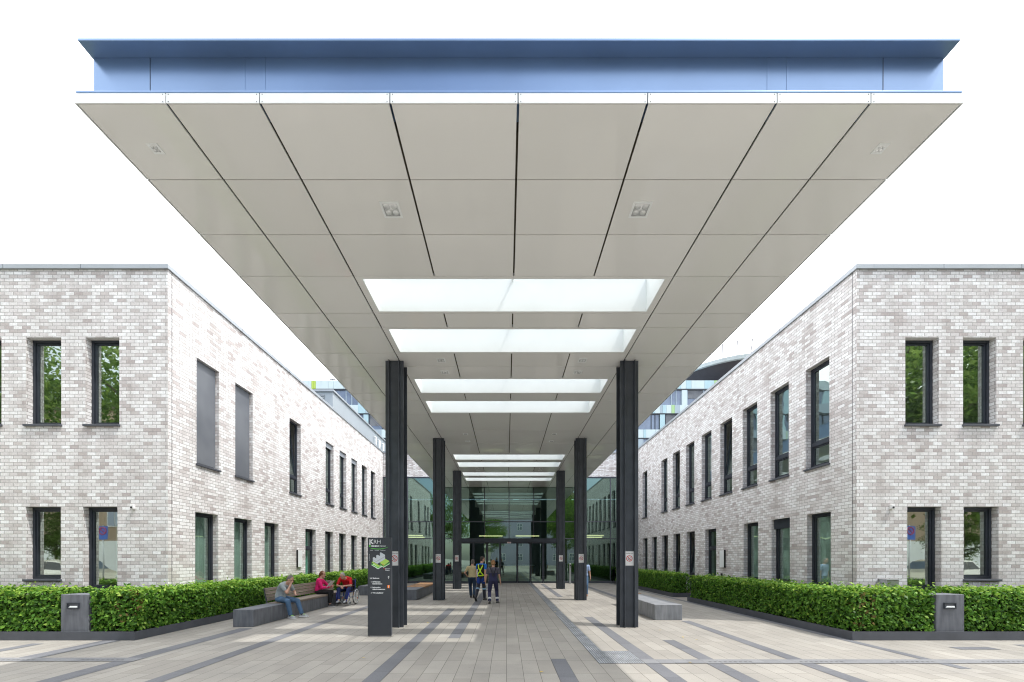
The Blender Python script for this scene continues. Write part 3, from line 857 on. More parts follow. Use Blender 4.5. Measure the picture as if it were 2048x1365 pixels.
for (a, b) in sorted(SK):
    X0, X1 = SX[2] + .12, SX[6] - .12
    s = MB(); A, Bq = a + .06, b - .06; t = .015; zt = 7.42
    s.box(X0, X1, A, A + t, ZS + .001, zt); s.box(X0, X1, Bq - t, Bq, ZS + .001, zt)
    s.box(X0, X0 + t, A + t, Bq - t, ZS + .001, zt); s.box(X1 - t, X1, A + t, Bq - t, ZS + .001, zt)
    s.box(.127 - .012, .127 + .012, A + t, Bq - t, zt - .06, zt)
    so = s.build('skylight', M['shaft'], C)
    p = MB(); p.face([(X0, A, zt + .004), (X1, A, zt + .004), (X1, Bq, zt + .004), (X0, Bq, zt + .004)]); p.build('pane', M['skyglass'], so, recalc=False)
# white edge trim below the steel beam
tr = MB(); e = .003
xl, xr, yf = SX[0], SX[-1], SY[0]
for c, d in zip(SX, SX[1:]):
    tr.box(c + (.006 if c > xl else -.012), d - (.006 if d < xr else -.012), yf - .012, yf - .001, ZS - .004, 6.852)
for a, b in zip(SY, SY[1:]):
    tr.box(xl - .012, xl - .001, a + .006, b - .006, ZS - .004, 6.852); tr.box(xr + .001, xr + .012, a + .006, b - .006, ZS - .004, 6.852)
tr.build('edge_trim', M['trim'], C)
sc_ = MB()
for c in SX[1:-1]:
    for dx in (-.03, .03):
        sc_.box(c + dx - .004, c + dx + .004, yf - .0145, yf - .0125, 6.756, 6.764); sc_.box(c + dx - .004, c + dx + .004, yf - .0145, yf - .0125, 6.835, 6.843)
sc_.build('screw', M['edging'], C)
# I beam all round
bm_ = MB()
def ibeam_front():
    bm_.box(xl - .0, xr + .0, yf - .005, yf + .30, 6.868, 6.893)          # bottom flange
    bm_.box(xl + .01, xr - .01, yf + .006, yf + .32, 7.452, 7.482)        # top flange
    bm_.box(xl + .03, xr - .03, yf + .16, yf + .18, 6.894, 7.451)         # web
ibeam_front()
for s_, x in ((1, xl), (-1, xr)):
    a, b = sorted((x, x + s_ * .30)); bm_.box(a, b, yf + .301, 28.5, 6.868, 6.893)
    a, b = sorted((x + s_ * .01, x + s_ * .32)); bm_.box(a, b, yf + .321, 28.5, 7.452, 7.482)
    a, b = sorted((x + s_ * .03, x + s_ * .05)); bm_.box(a, b, yf + .181, 28.5, 6.894, 7.451)
bo = bm_.build('edge_beam', M['fascia'], C, bevel=.004)
for x in (-4.06, 4.29):
    q = MB(); q.box(x - .003, x + .003, yf + .157, yf + .1595, 6.895, 7.45); q.build('beam_joint', M['frame'], bo)
for x in (-2.99, -2.76, 2.98, 3.2):
    q = MB(); q.box(x - .012, x + .012, yf + .156, yf + .1595, 6.895, 7.449); q.build('beam_stiffener', M['fascia'], bo)
# recessed lights in the soffit
def downlight(x, y, s=.28):
    f = MB(); h = s / 2; z = ZS
    f.box(x - h, x + h, y - h, y - h + .03, z - .008, z - .001); f.box(x - h, x + h, y + h - .03, y + h, z - .008, z - .001)
    f.box(x - h, x - h + .03, y - h + .03, y + h - .03, z - .008, z - .001); f.box(x + h - .03, x + h, y - h + .03, y + h - .03, z - .008, z - .001)
    o = f.build('recessed_light', M['trim'], C)
    r_ = MB()
    for i in (-1, 1):
        for j in (-1, 1):
            r_.ell((x + i * s * .19, y + j * s * .19, z - .001), V((1, 0, 0)), V((0, 1, 0)), V((0, 0, 1)), s * .17, s * .17, .012, 12, 5)
    r_.box(x - h + .03, x + h - .03, y - h + .03, y + h - .03, z - .003, z - .0015)
    r_.build('reflector', M['lampglass'], o, smooth=True)
for y, s in ((5.81, .27), (10.22, .22), (10.88, .22), (16.3, .2), (17.3, .2), (22.5, .2), (23.1, .2)):
    for x in (-1.65, 1.92):
        downlight(x, y, s)
for x in (-4.28, 4.56):
    downlight(x, 4.94, .13)  # outer pair added as small lights, standing in for reflected white spots

# ------------------------------------------------------------------ steel columns with their signs
def make_column():
    r_ = thing('steel_column', '', 'column')
    def pz(mb, x0, x1, y0, y1):
        mb.box(x0, x1, y0, y1, .002, ZS - .001)
    c = MB(); pz(c, -.115, .115, .022, .348)
    c.build('web', M['steel'], r_, local=True)
    c = MB(); pz(c, -.23, .23, 0, .0215)
    c.build('front_flange', M['steel'], r_, local=True, bevel=.003)
    c = MB(); pz(c, -.23, .23, .3485, .37)
    c.build('back_flange', M['steel'], r_, local=True, bevel=.003)
    for x in (-.125, .125):
        c = MB(); pz(c, x - .009, x + .009, -.075, -.0005); c.build('rib', M['steel'], r_, local=True, bevel=.002)
    return r_
def make_sign():
    r_ = thing('no_smoking_sign', '', 'sign')
    p = MB(); p.box(-.112, .112, -.006, 0, -.18, .18); p.build('plate', M['white'], r_, local=True, bevel=.002)
    s = MB(); n = 40; R0, R1 = .062, .078
    for k in range(n):
        a, b = 2 * math.pi * k / n, 2 * math.pi * (k + 1) / n
        s.hexa([(R0 * math.cos(a), -.0085, R0 * math.sin(a)), (R1 * math.cos(a), -.0085, R1 * math.sin(a)), (R1 * math.cos(a), -.0065, R1 * math.sin(a)), (R0 * math.cos(a), -.0065, R0 * math.sin(a)),
                (R0 * math.cos(b), -.0085, R0 * math.sin(b)), (R1 * math.cos(b), -.0085, R1 * math.sin(b)), (R1 * math.cos(b), -.0065, R1 * math.sin(b)), (R0 * math.cos(b), -.0065, R0 * math.sin(b))])
    c = .7071; w_ = .008
    s.hexa([(-.065 * c - w_ * c, -.010, .065 * c - w_ * c), (-.065 * c + w_ * c, -.010, .065 * c + w_ * c), (-.065 * c + w_ * c, -.0086, .065 * c + w_ * c), (-.065 * c - w_ * c, -.0086, .065 * c - w_ * c),
            (.065 * c - w_ * c, -.010, -.065 * c - w_ * c), (.065 * c + w_ * c, -.010, -.065 * c + w_ * c), (.065 * c + w_ * c, -.0086, -.065 * c + w_ * c), (.065 * c - w_ * c, -.0086, -.065 * c - w_ * c)])
    s.build('prohibition_ring', M['red'], r_, local=True)
    g_ = MB()
    g_.hexa([(-.045, -.0075, -.004), (-.03, -.0075, .004), (-.03, -.0062, .004), (-.045, -.0062, -.004), (.002, -.0075, -.052), (.014, -.0075, -.044), (.014, -.0062, -.044), (.002, -.0062, -.052)])
    g_.tube([(.0, -.0068, .045), (.02, -.0068, .035), (.03, -.0068, .015), (.04, -.0068, .0)], .003, 5)
    g_.build('cigarette', M['black'], r_, local=True)
    text_obj('lettering', 'Rauchfreie Zone', .026, (0, -.0065, .125), r_, M['black'], .0004, 'CENTER')
    return r_
def copy_tree(o, parent=None):
    c = o.copy(); COL.objects.link(c)
    if parent is not None:
        c.parent = parent
    for ch in list(o.children):
        copy_tree(ch, c)
    return c
col0, sign0 = make_column(), make_sign()
XL, XR = -2.835, 3.107
cols = [(XL, 10.25, 'dark steel column right behind the black wayfinding sign', 'no smoking sign on the column behind the black wayfinding sign'),
        (XR, 10.25, 'dark steel column close to the camera, in front of the concrete bench slab on the sunny side', 'largest no smoking sign, on the near column in front of the concrete bench slab'),
        (XL, 16.85, 'dark steel column beside the wooden topped bench slab, left of the walking men', 'no smoking sign on the column beside the wooden topped bench slab'),
        (XR, 16.85, 'dark steel column half hiding a man in a light blue shirt', 'no smoking sign on the column that half hides a man in a blue shirt'),
        (XL, 23.1, 'dark steel column near the doors, just left of the man in a beige shirt', 'small looking no smoking sign just left of the man in a beige shirt'),
        (XR, 23.1, 'dark steel column near the doors, just left of the silver bollard', 'small looking no smoking sign just left of the silver bollard')]
for i, (x, y, lc, ls) in enumerate(cols):
    o = col0 if i == 0 else copy_tree(col0)
    o.location = (x, y, 0); tag(o, lc, 'column', 'steel columns carrying the canopy')
    s = sign0 if i == 0 else copy_tree(sign0)
    s.location = (x, y - .001, 1.745); tag(s, ls, 'sign', 'no smoking signs on the columns')

# ------------------------------------------------------------------ wayfinding totem
TX, TY = -2.835, 9.03
T_ = thing('wayfinding_sign', 'black wayfinding sign slab with white lettering and a small building plan', 'sign', (TX, TY, 0))
b = MB(); b.box(TX - .26, TX + .26, TY, TY + .09, .02, 2.21); b.build('body', M['totem'], T_, bevel=.004)
b = MB(); b.box(TX + .2605, TX + .2655, TY + .006, TY + .084, .02, 2.21); b.build('side_edge', M['edging'], T_)
b = MB(); b.box(TX - .22, TX + .22, TY + .02, TY + .07, 0, .0195); b.build('base', M['aluminium'], T_)
def tp(px, py):   # photo offsets on the sign face (metres right of its left edge, height)
    return (px - .26, -.001, py)
S = .52 / 1040.0  # metres per unit of the enlarged photo of the sign (22.75 px per photo px)
def sy(v): return 2.21 - (v - 140) * S
def sx_(v): return (v - 140) * S
text_obj('lettering', 'K', 200 * S * 1.38, tp(sx_(205), sy(415)), T_, M['letter'], .006)
text_obj('lettering', 'RH', 190 * S * 1.38, tp(sx_(395), sy(412)), T_, M['letter'], -.0016, 'LEFT', .92)
text_obj('lettering', 'KLINIKUM', 62 * S * 1.38, tp(sx_(308), sy(545)), T_, M['letter'], .0022, 'LEFT', .86)
text_obj('lettering', 'SILOAH', 60 * S * 1.38, tp(sx_(700), sy(545)), T_, M['letter'], -.0004, 'LEFT', .86)
text_obj('lettering', 'Siloah  \u00b7  Oststadt  \u00b7  Heidehaus', 42 * S * 1.38, tp(sx_(255), sy(722)), T_, M['signgrey'], 0, 'LEFT', .93)
b = MB(); b.box(TX - .26 + sx_(205), TX - .26 + sx_(268), TY - .003, TY - .0005, sy(455), sy(228)); b.build('logo_bar', M['letter'], T_)
b = MB(); b.box(TX - .26 + sx_(205), TX - .26 + sx_(268), TY - .003, TY - .0005, sy(550), sy(480)); b.build('logo_square', M['green'], T_)
b = MB(); pts = [(275, 625, 10), (400, 632, 14), (550, 648, 16), (700, 648, 13), (850, 625, 10), (960, 595, 7), (1045, 560, 4)]
for (a0, b0, h0), (a1, b1, h1) in zip(pts, pts[1:]):
    A, B_ = TX - .26 + sx_(a0), TX - .26 + sx_(a1)
    b.hexa([(A, TY - .003, sy(b0 + h0)), (B_, TY - .003, sy(b1 + h1)), (B_, TY - .0005, sy(b1 + h1)), (A, TY - .0005, sy(b0 + h0)), (A, TY - .003, sy(b0 - h0)), (B_, TY - .003, sy(b1 - h1)), (B_, TY - .0005, sy(b1 - h1)), (A, TY - .0005, sy(b0 - h0))])
b.build('logo_swoosh', M['green'], T_)
for k, ch in enumerate(['E', 'B', 'E', 'N', 'E']):
    text_obj('lettering', ch, 52 * S, tp(sx_(208), sy(915 + k * 63)), T_, M['letter'])
# drawing of the building: stacked lime storeys under grey ward blocks
plan = MB()
def poly(pts, mi, d):
    P_ = [(TX - .26 + sx_(a), sy(c)) for a, c in pts]
    plan.prism(P_, TY - .0005 - d, TY - .0004, mi, T=lambda x, z, y: (x, y, z))
poly([(315, 1360), (580, 1540), (720, 1470), (1120, 1300), (1120, 1280), (855, 1440), (700, 1420)], 0, .001)
poly([(305, 1365), (605, 1545), (700, 1490), (700, 1450), (420, 1300)], 0, .0012)
poly([(690, 1380), (845, 1475), (1115, 1320), (1115, 1270), (845, 1420)], 0, .0012)
poly([(315, 1290), (610, 1465), (700, 1410), (700, 1465), (605, 1515), (315, 1345)], 2, .0016)
poly([(700, 1330), (850, 1420), (1115, 1250), (1115, 1300), (850, 1450), (690, 1370)], 2, .0016)
poly([(315, 1245), (360, 1210), (700, 1400), (610, 1465)], 1, .002)
poly([(680, 1260), (915, 1075), (1115, 1190), (850, 1400)], 1, .002)
poly([(370, 1040), (420, 1005), (525, 1070), (525, 935), (580, 905), (690, 965), (685, 820), (725, 795), (915, 910), (915, 1100), (565, 1310), (370, 1200)], 3, .0024)
poly([(525, 1190), (915, 960), (915, 1000), (525, 1230), (370, 1140), (370, 1100)], 4, .0028)
poly([(780, 1325), (810, 1318), (860, 1352), (850, 1375)], 5, .003)
plan.build('building_plan', [M['white'], M['lime'], M['green'], M['signgrey'], M['signmid'], M['red']], T_)
def q2(v): return 2.21 - ((v / 19.5 + 1120 - 1076.2) * .52 / 45.7)
def p2(v): return (v / 19.5 + 730 - 736.2) * .52 / 45.7
for (x, y, t, sz, bo) in ((200, 718, '2-4', 45, .001), (310, 718, 'Stationen', 50, .0012), (240, 858, '1', 45, .001), (305, 858, 'OP-Bereich', 48, .0012), (305, 930, 'Intensivstation', 48, .0012),
                          (235, 1070, 'E', 45, .001), (305, 1070, 'Information', 48, .0012), (305, 1140, 'Aufnahmezentrum', 48, .0012), (230, 1280, '-1', 45, .001), (310, 1280, 'Wirtschaftshof', 50, .0012)):
    text_obj('lettering', t, sz * 1.38 * .52 / 45.7 / 19.5, tp(p2(x), q2(y)), T_, M['letter'], bo, 'LEFT', .97)
for y, t in ((352, 'Standort'), (405, 'Eingang')):
    text_obj('lettering', t, 38 * 1.38 * .52 / 45.7 / 19.5, tp(p2(795), q2(y)), T_, M['letter'], .0005)
mk = MB(); a, c = TX - .26 + p2(752), q2(335); mk.prism([(a - .010, c + .014), (a + .010, c + .014), (a + .006, c - .006), (a, c - .016), (a - .006, c - .006)], TY - .003, TY - .0005, 0, T=lambda x, z, y: (x, y, z)); mk.build('marker', M['red'], T_)
mk = MB(); mk.box(TX - .26 + p2(870), TX - .26 + p2(970), TY - .003, TY - .0005, q2(1075), q2(960)); mk.build('icon_square', M['orange'], T_)
text_obj('lettering', 'i', 95 * 1.38 * .52 / 45.7 / 19.5, tp(p2(905), q2(1062)), T_, M['white'], .003).location.y -= .003
ar = MB(); a = TX - .26 + p2(920)
ar.prism([(a - .004, q2(720)), (a + .004, q2(720)), (a + .004, q2(650)), (a + .018, q2(668)), (a + .018, q2(648)), (a, q2(615)), (a - .018, q2(648)), (a - .018, q2(668)), (a - .004, q2(650))], TY - .003, TY - .0005, 0, T=lambda x, z, y: (x, y, z))
ar.build('arrow', M['letter'], T_)

# ------------------------------------------------------------------ concrete benches
def slab_bench(label, x0, x1, y0, y1, wood_y=None, back=False, h=.44):
    B = thing('concrete_bench', label, 'bench', ((x0 + x1) / 2, (y0 + y1) / 2, 0), group='concrete benches')
    b = MB()
    if wood_y is None:
        b.box(x0, x1, y0, y1, 0, h)
    else:
        b.box(x0, x1, y0, wood_y, 0, h); b.box(x0 + .02, x1 - .012, wood_y + .001, y1, 0, h - .055)
    b.build('plinth', M['concrete'] if back or x1 < 0 else M['concretelight'], B, bevel=.012)
    j = MB(); y = y0 + 1.15
    while y < y1 - .3:
        zt = h - .06 if (wood_y and y > wood_y) else h
        xf = x1 if x1 < 0 else x0
        j.box(xf - .014 if wood_y and y > wood_y and xf == x1 else xf - .004, xf + .0015 if not (wood_y and y > wood_y) else xf - .0095, y - .003, y + .003, .01, zt - .01); y += 1.15
    if wood_y is not None:
        s = MB(); n = 4; wd = (x1 - x0) / n
        for k in range(n):
            s.box(x0 + k * wd + .004, x0 + (k + 1) * wd - .004, wood_y + .004, y1 + .01, h - .053, h + .012)
        s.build('seat', M['wood'] if back else M['woodfresh'], B, bevel=.006)
    if back:
        s = MB()
        for k in range(4):
            z = .505 + k * .096; x = x0 - .005 - k * .022
            s.hexa([(x - .012, wood_y + .06, z), (x + .024, wood_y + .06, z), (x + .024, y1, z), (x - .012, y1, z), (x - .034, wood_y + .06, z + .082), (x + .002, wood_y + .06, z + .082), (x + .002, y1, z + .082), (x - .034, y1, z + .082)])
        s.build('backrest', M['wood'], B, bevel=.004)
        for k in range(5):
            y = wood_y + .07 + k * (y1 - wood_y - .14) / 4
            p = MB(); p.hexa([(x0 - .045, y - .02, .44), (x0 - .02, y - .02, .44), (x0 - .02, y + .02, .44), (x0 - .045, y + .02, .44), (x0 - .125, y - .02, .885), (x0 - .11, y - .02, .885), (x0 - .11, y + .02, .885), (x0 - .125, y + .02, .885)])
            p.build('bracket', M['edging'], B)
    return B
slab_bench('long dark concrete bench with slatted wooden back where a man and woman sit', -6.96, -6.44, 10.3, 16.3, 11.75, True)
slab_bench('low dark concrete bench slab behind the wayfinding sign near the hedge', -7.0, -6.35, 19.1, 23.2)
slab_bench('dark concrete bench slab with an orange wooden seat beside a column, on the shady side', -4.62, -3.75, 16.9, 21.6, 18.4)
slab_bench('pale concrete bench slab with wooden far end behind the near column on the sunny side', 4.19, 4.97, 11.45, 15.4, 14.9)

# ------------------------------------------------------------------ planters and hedges
def planter(label, sx, parts_xy, soil):
    x = sum(p[0] for p in soil) / len(soil); y = sum(p[1] for p in soil) / len(soil)
    B = thing('planter_edging', label, 'planter', (x, y, 0), group='steel planter edgings')
    e = MB()
    for (x0, x1, y0, y1) in parts_xy:
        e.box(x0, x1, y0, y1, 0, .186)
    e.build('edging', M['edging'], B, bevel=.003)
    s = MB()
    for (x0, x1, y0, y1) in soil:
        pass
    return B
def leafcloud(name, boxes, mats, parent, dens, size, jitter=.075, topmix=.55, dry=None, wall_faces='front'):
    """boxes: (x0,x1,y0,y1,z0,z1, faces) faces from 'xXyYZ' : leaves are scattered over those faces"""
    Cn, Nn, Mi = [], [], []
    for (x0, x1, y0, y1, z0, z1, faces) in boxes:
        for f in faces:
            if f in 'xX':
                A = (y1 - y0) * (z1 - z0)
            elif f in 'yY':
                A = (x1 - x0) * (z1 - z0)
            else:
                A = (x1 - x0) * (y1 - y0)
            n = int(A * dens)
            c = RNG.random((n, 3)) * np.array([x1 - x0, y1 - y0, z1 - z0]) + np.array([x0, y0, z0])
            nr = np.zeros((n, 3))
            dep = -np.abs(RNG.normal(0, jitter, n)) + jitter * .6
            # low frequency bulges
            bul = .035 * np.sin(c[:, 0] * 5.1 + c[:, 1] * 4.3 + 1) * np.sin(c[:, 2] * 6 + c[:, 0] * 2.2 + c[:, 1] * 3.1)
            dep = dep + bul
            if f == 'Z':
                dep = dep + np.where(RNG.random(n) < .22, np.abs(RNG.normal(0, .055, n)), 0)
            if f == 'x': c[:, 0] = x0 - dep; nr[:, 0] = -1
            if f == 'X': c[:, 0] = x1 + dep; nr[:, 0] = 1
            if f == 'y': c[:, 1] = y0 - dep; nr[:, 1] = -1
            if f == 'Y': c[:, 1] = y1 + dep; nr[:, 1] = 1
            if f == 'Z': c[:, 2] = z1 + dep * .9; nr[:, 2] = 1
            mi = np.zeros(n, int)
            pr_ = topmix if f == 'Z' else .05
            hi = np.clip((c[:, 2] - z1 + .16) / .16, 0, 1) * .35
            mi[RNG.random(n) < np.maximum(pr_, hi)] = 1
            if dry is not None:
                dd = np.linalg.norm((c - np.array(dry)) / np.array([.28, .28, .4]), axis=1)
                mi[(dd < 1) & (RNG.random(n) < .2)] = 2
            Cn.append(c); Nn.append(nr); Mi.append(mi)
    c = np.concatenate(Cn); nr = np.concatenate(Nn); mi = np.concatenate(Mi)
    n = len(c)
    nr = nr + RNG.normal(0, .55, (n, 3)); nr[:, 2] += .35
    nr /= np.linalg.norm(nr, axis=1)[:, None]
    d = RNG.normal(0, 1, (n, 3)); d[:, 2] -= .5
    d -= nr * (d * nr).sum(1)[:, None]; d /= np.linalg.norm(d, axis=1)[:, None]
    s = np.cross(nr, d)
    ln = size * (.7 + .6 * RNG.random(n))[:, None]; wd = ln * .30
    off = np.array(parent.location) if parent is not None else np.zeros(3)
    c = c - off
    bend = nr * ln * .12
    v = np.stack([c - d * ln * .5, c + s * wd - bend * 0, c + d * ln * .5 - bend, c - s * wd], 1).reshape(-1, 3)
    me = bpy.data.meshes.new(name)
    me.vertices.add(4 * n); me.vertices.foreach_set('co', v.astype(np.float32).ravel())
    me.loops.add(4 * n); me.loops.foreach_set('vertex_index', np.arange(4 * n, dtype=np.int32))
    me.polygons.add(n); me.polygons.foreach_set('loop_start', np.arange(0, 4 * n, 4, dtype=np.int32))
    me.polygons.foreach_set('material_index', mi.astype(np.int32))
    for m in mats:
        me.materials.append(m)
    me.update(calc_edges=True); me.validate()
    return link(name, me, parent)
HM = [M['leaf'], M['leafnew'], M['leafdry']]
def hedge(label, boxes, dry=None, dens=1250):
    x = boxes[0][0]; y = boxes[0][2]
    H_ = thing('hedge', label, 'hedge', ((boxes[0][0] + boxes[0][1]) / 2, (boxes[0][2] + boxes[0][3]) / 2, 0), group='clipped hornbeam hedges')
    c = MB()
    for (x0, x1, y0, y1, z0, z1, f) in boxes:
        i = .12
        c.box(x0 + i, x1 - i, y0 + i, y1 - i, .05, z1 - i)
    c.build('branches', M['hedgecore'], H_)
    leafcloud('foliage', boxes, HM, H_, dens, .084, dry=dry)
    return H_
HT = 1.03
# left: sunlit side
hedge('clipped hedge running left of the concrete lamp block in front of the sunlit building', [(-17, -9.64, 8.76, 9.55, .19, HT, 'yZX')])
hedge('clipped hedge wrapping the corner behind the bench with the seated man and woman', [(-8.96, -7.98, 8.76, 9.6, .19, HT, 'yZXx'), (-8.68, -7.98, 9.6, 17.4, .19, HT - .03, 'XZY')], dry=(-8.2, 8.72, .75))
hedge('clipped hedge beyond the wheelchair user along the sunlit wall', [(-8.66, -7.98, 18.95, 28.0, .19, HT - .02, 'XZy')], dens=1100)
# right: shaded side
hedge('clipped hedge running right of the concrete lamp block in front of the shaded building', [(9.90, 17, 8.76, 9.55, .19, HT, 'yZx')])
hedge('clipped hedge wrapping the corner in front of the shaded building up to its side door', [(7.46, 9.21, 8.76, 9.6, .19, HT, 'yZXx'), (7.46, 8.35, 9.6, 16.35, .19, HT - .03, 'xZY')], dry=(7.7, 8.72, .62))
hedge('shorter clipped hedge past the side door of the shaded building', [(7.58, 8.35, 18.45, 28.0, .19, HT - .02, 'xZy')], dens=1200)
planter('steel planter edging under the hedge with the seated people', -1, [(-7.93, -7.91, 8.64, 17.6), (-19, -7.91, 8.62, 8.64), (-8.7, -7.931, 17.58, 17.6)], [(-8.5, 10, 0, 0)])
planter('steel planter edging in the sun and shade along the near right hedge', 1, [(7.36, 7.38, 8.64, 16.5), (7.36, 19, 8.62, 8.64), (7.381, 9.0, 16.48, 16.5)], [(8, 10, 0, 0)])
planter('steel planter edging under the short hedge past the side door', 1, [(7.47, 7.49, 18.22, 28.4), (7.47, 9.0, 18.2, 18.219)], [(8, 22, 0, 0)])
planter('steel planter edging under the hedge beyond the wheelchair user', -1, [(-7.93, -7.91, 18.82, 28.4), (-8.7, -7.91, 18.8, 18.819)], [(-8.3, 22, 0, 0)])
so_ = MB()
for (a, b, c, d) in ((-18.9, -7.94, 8.65, 10.4), (-8.73, -7.94, 10.4, 17.57), (-8.73, -7.94, 18.83, 28.3), (7.39, 18.9, 8.65, 10.4), (7.39, 9.02, 10.4, 16.47), (7.5, 9.02, 18.23, 28.3)):
    so_.face([(a, c, .15), (b, c, .15), (b, d, .15), (a, d, .15)])
struct(so_.build('planting_soil', M['soil'], recalc=False))

# concrete blocks with a step light
def lamp_block(label, x0, x1):
    B = thing('concrete_lamp_block', label, 'light block', ((x0 + x1) / 2, 9.0, 0), group='concrete blocks with a step light')
    b = MB(); b.box(x0, x1, 8.72, 9.12, .0, .97); b.build('block', M['concretelight'] if 0 else M['concrete'], B, bevel=.012)
    cx = (x0 + x1) / 2 - .02; z = .73
    f = MB(); f.box(cx - .13, cx + .13, 8.695, 8.7185, z - .065, z - .045); f.box(cx - .13, cx + .13, 8.695, 8.7185, z + .045, z + .065)
    f.box(cx - .13, cx - .11, 8.695, 8.7185, z - .045, z + .045); f.box(cx + .11, cx + .13, 8.695, 8.7185, z - .045, z + .045)
    fo = f.build('light_frame', M['frame'], B, bevel=.003)
    f = MB(); f.box(cx - .109, cx + .109, 8.712, 8.7188, z - .044, z + .044); f.build('light_recess', M['edging'], fo)
    f = MB(); f.hexa([(cx - .09, 8.699, z - .038), (cx + .10, 8.699, z - .038), (cx + .10, 8.711, z - .038), (cx - .09, 8.711, z - .038), (cx - .06, 8.705, z - .004), (cx + .10, 8.705, z - .004), (cx + .10, 8.711, z - .004), (cx - .06, 8.711, z - .004)])
    f.build('reflector', M['trim'], fo)
lamp_block('grey concrete block with a recessed step light in the hedge before the sunlit building', -9.60, -9.0)
lamp_block('grey concrete block with a recessed step light in the hedge before the shaded building', 9.25, 9.86)

# silver post by the doors
P_ = thing('bollard', 'slim silver post with a small keypad standing near the glass doors', 'bollard', (4.35, 27.7, 0))
b = MB(); b.tube([(4.35, 27.7, 0), (4.35, 27.7, 1.38), (4.35, 27.7, 1.40)], [.075, .075, .068], 20); b.build('post', M['aluminium'], P_, smooth=False)
b = MB(); b.box(4.31, 4.39, 27.615, 27.63, 1.2, 1.32); b.build('keypad', M['black'], P_)
b = MB(); b.box(4.335, 4.365, 27.62, 27.63, 1.08, 1.12); b.build('button', M['black'], P_)

# fallen leaves
def ground_at(px, py):
    return ((px - 1013) / (py - 1117) * EYE, 810 * EYE / (py - 1117))
lm = MB(); lm.face([(-.035, 0, 0), (-.01, -.02, .006), (.04, 0, .012), (-.01, .0, .002)]); lm.face([(-.035, 0, 0), (-.01, 0, .002), (.04, 0, .012), (-.01, .022, .007)])
lme = lm.mesh('fallen_leaf', [simple('yellow_leaf', (.55, .40, .06), .6)], recalc=False)
for k, (px, py) in enumerate([(1083, 1346), (1366, 1276), (1393, 1281), (1380, 1327), (856, 1247), (1110, 1225), (727, 1318), (1320, 1262)]):
    o = link('fallen_leaf', lme); x, y = ground_at(px, py)
    o.location = (x, y, .012); o.rotation_euler = (0, 0, k * 1.7)
    tag(o, 'small yellow leaf fallen on the paving', 'leaf', 'yellow leaves fallen on the paving')

# ------------------------------------------------------------------ trees and house behind the camera (they show in the glass)
def make_tree(seed, h, r):
    rg = np.random.default_rng(seed); rr = random.Random(seed)
    t = thing('street_tree', '', 'tree')
    tk = MB(); tk.tube([(0, 0, 0), (.05, 0, h * .2), (0, .08, h * .45), (.1, 0, h * .8)], [.3, .22, .17, .05], 10)
    cl = []
    for k in range(9):
        a = k * 2.4 + rr.random(); z = h * (.3 + .06 * k); L_ = r * (.9 - .05 * k)
        e = V((math.cos(a) * L_, math.sin(a) * L_, z + h * .12))
        tk.tube([(0, 0, z), V((e.x * .5, e.y * .5, z + h * .04)), e], [.11, .07, .02], 7)
        cl.append(e)
    tk.build('trunk', M['bark'], t, smooth=True, local=True)
    cen = []
    for k in range(60):
        q = rg.normal(0, 1, 3); q /= np.linalg.norm(q); rad = rg.random() ** .4
        cen.append(np.array([0, 0, h * .63]) + q * np.array([r, r, h * .36]) * rad)
    pts = []
    for c in cen:
        n = int(330 * rg.uniform(.6, 1.3)); pts.append(c + rg.normal(0, .42, (n, 3)) * np.array([1, 1, .7]) * r * .28)
    c = np.concatenate(pts); n = len(c)
    nr = rg.normal(0, 1, (n, 3)); nr[:, 2] += .6; nr /= np.linalg.norm(nr, axis=1)[:, None]
    d = rg.normal(0, 1, (n, 3)); d -= nr * (d * nr).sum(1)[:, None]; d /= np.linalg.norm(d, axis=1)[:, None]
    s = np.cross(nr, d); ln = (.07 + .08 * rg.random(n))[:, None]; wd = ln * .6
    v = np.stack([c - d * ln, c + s * wd, c + d * ln, c - s * wd], 1).reshape(-1, 3)
    me = bpy.data.meshes.new('crown'); me.from_pydata(v.tolist(), [], np.arange(4 * n).reshape(-1, 4).tolist()); me.materials.append(M['treeleaf']); me.update()
    link('crown', me, t)
    return t
t0, t1 = make_tree(3, 15, 5.2), make_tree(8, 12, 4.4)
spots = [(-9, -16, 0, 1.1), (11, -17, 1, 1.2), (-4, -27, 1, 1), (-20, -4, 1, 1.45), (21, -3, 0, 1.2), (-32.5, -4, 0, 1.25), (28, -4, 1, 1.5), (23, -16, 0, 1.1), (-21, -18, 0, 1.1), (13, -30, 0, 1), (-34, -2, 1, 1.5), (35, -3, 0, 1.25), (-30.6, -6.2, 1, .44), (30.9, -6.2, 1, .44)]
side_words = ['tall street tree reflected in the doors left of the entrance axis', 'rounded street tree reflected right of the entrance doors', 'rounded street tree reflected in the middle of the doors', 'street tree across the road facing the sunlit building',
              'street tree across the road facing the shaded building', 'tall tree reflected in the outer windows of the sunlit building', 'rounded tree reflected in the outer windows of the shaded building', 'tall tree behind the photographer on the shaded side',
              'tall tree behind the photographer on the sunlit side', 'tall tree farthest behind the photographer beside the lavender house', 'rounded tree at the far outer end before the sunlit building', 'tall tree at the far outer end before the shaded building',
              'young tree reflected low in the outer window of the sunlit building', 'young tree reflected low in the outer window of the shaded building']
used = set()
for (x, y, k, sc_k), lab in zip(spots, side_words):
    src = (t0, t1)[k]
    o = src if k not in used else copy_tree(src)
    used.add(k); o.location = (x, y, 0); o.scale = (sc_k,) * 3; o.rotation_euler = (0, 0, x * .7); tag(o, lab, 'tree', 'street trees seen in the glass')
HS = thing('rendered_house', 'pale lavender house with white windows reflected in the entrance glass', 'house', (6, -48, 0))
m_l = simple('lavender_render', (.36, .36, .47), .85)
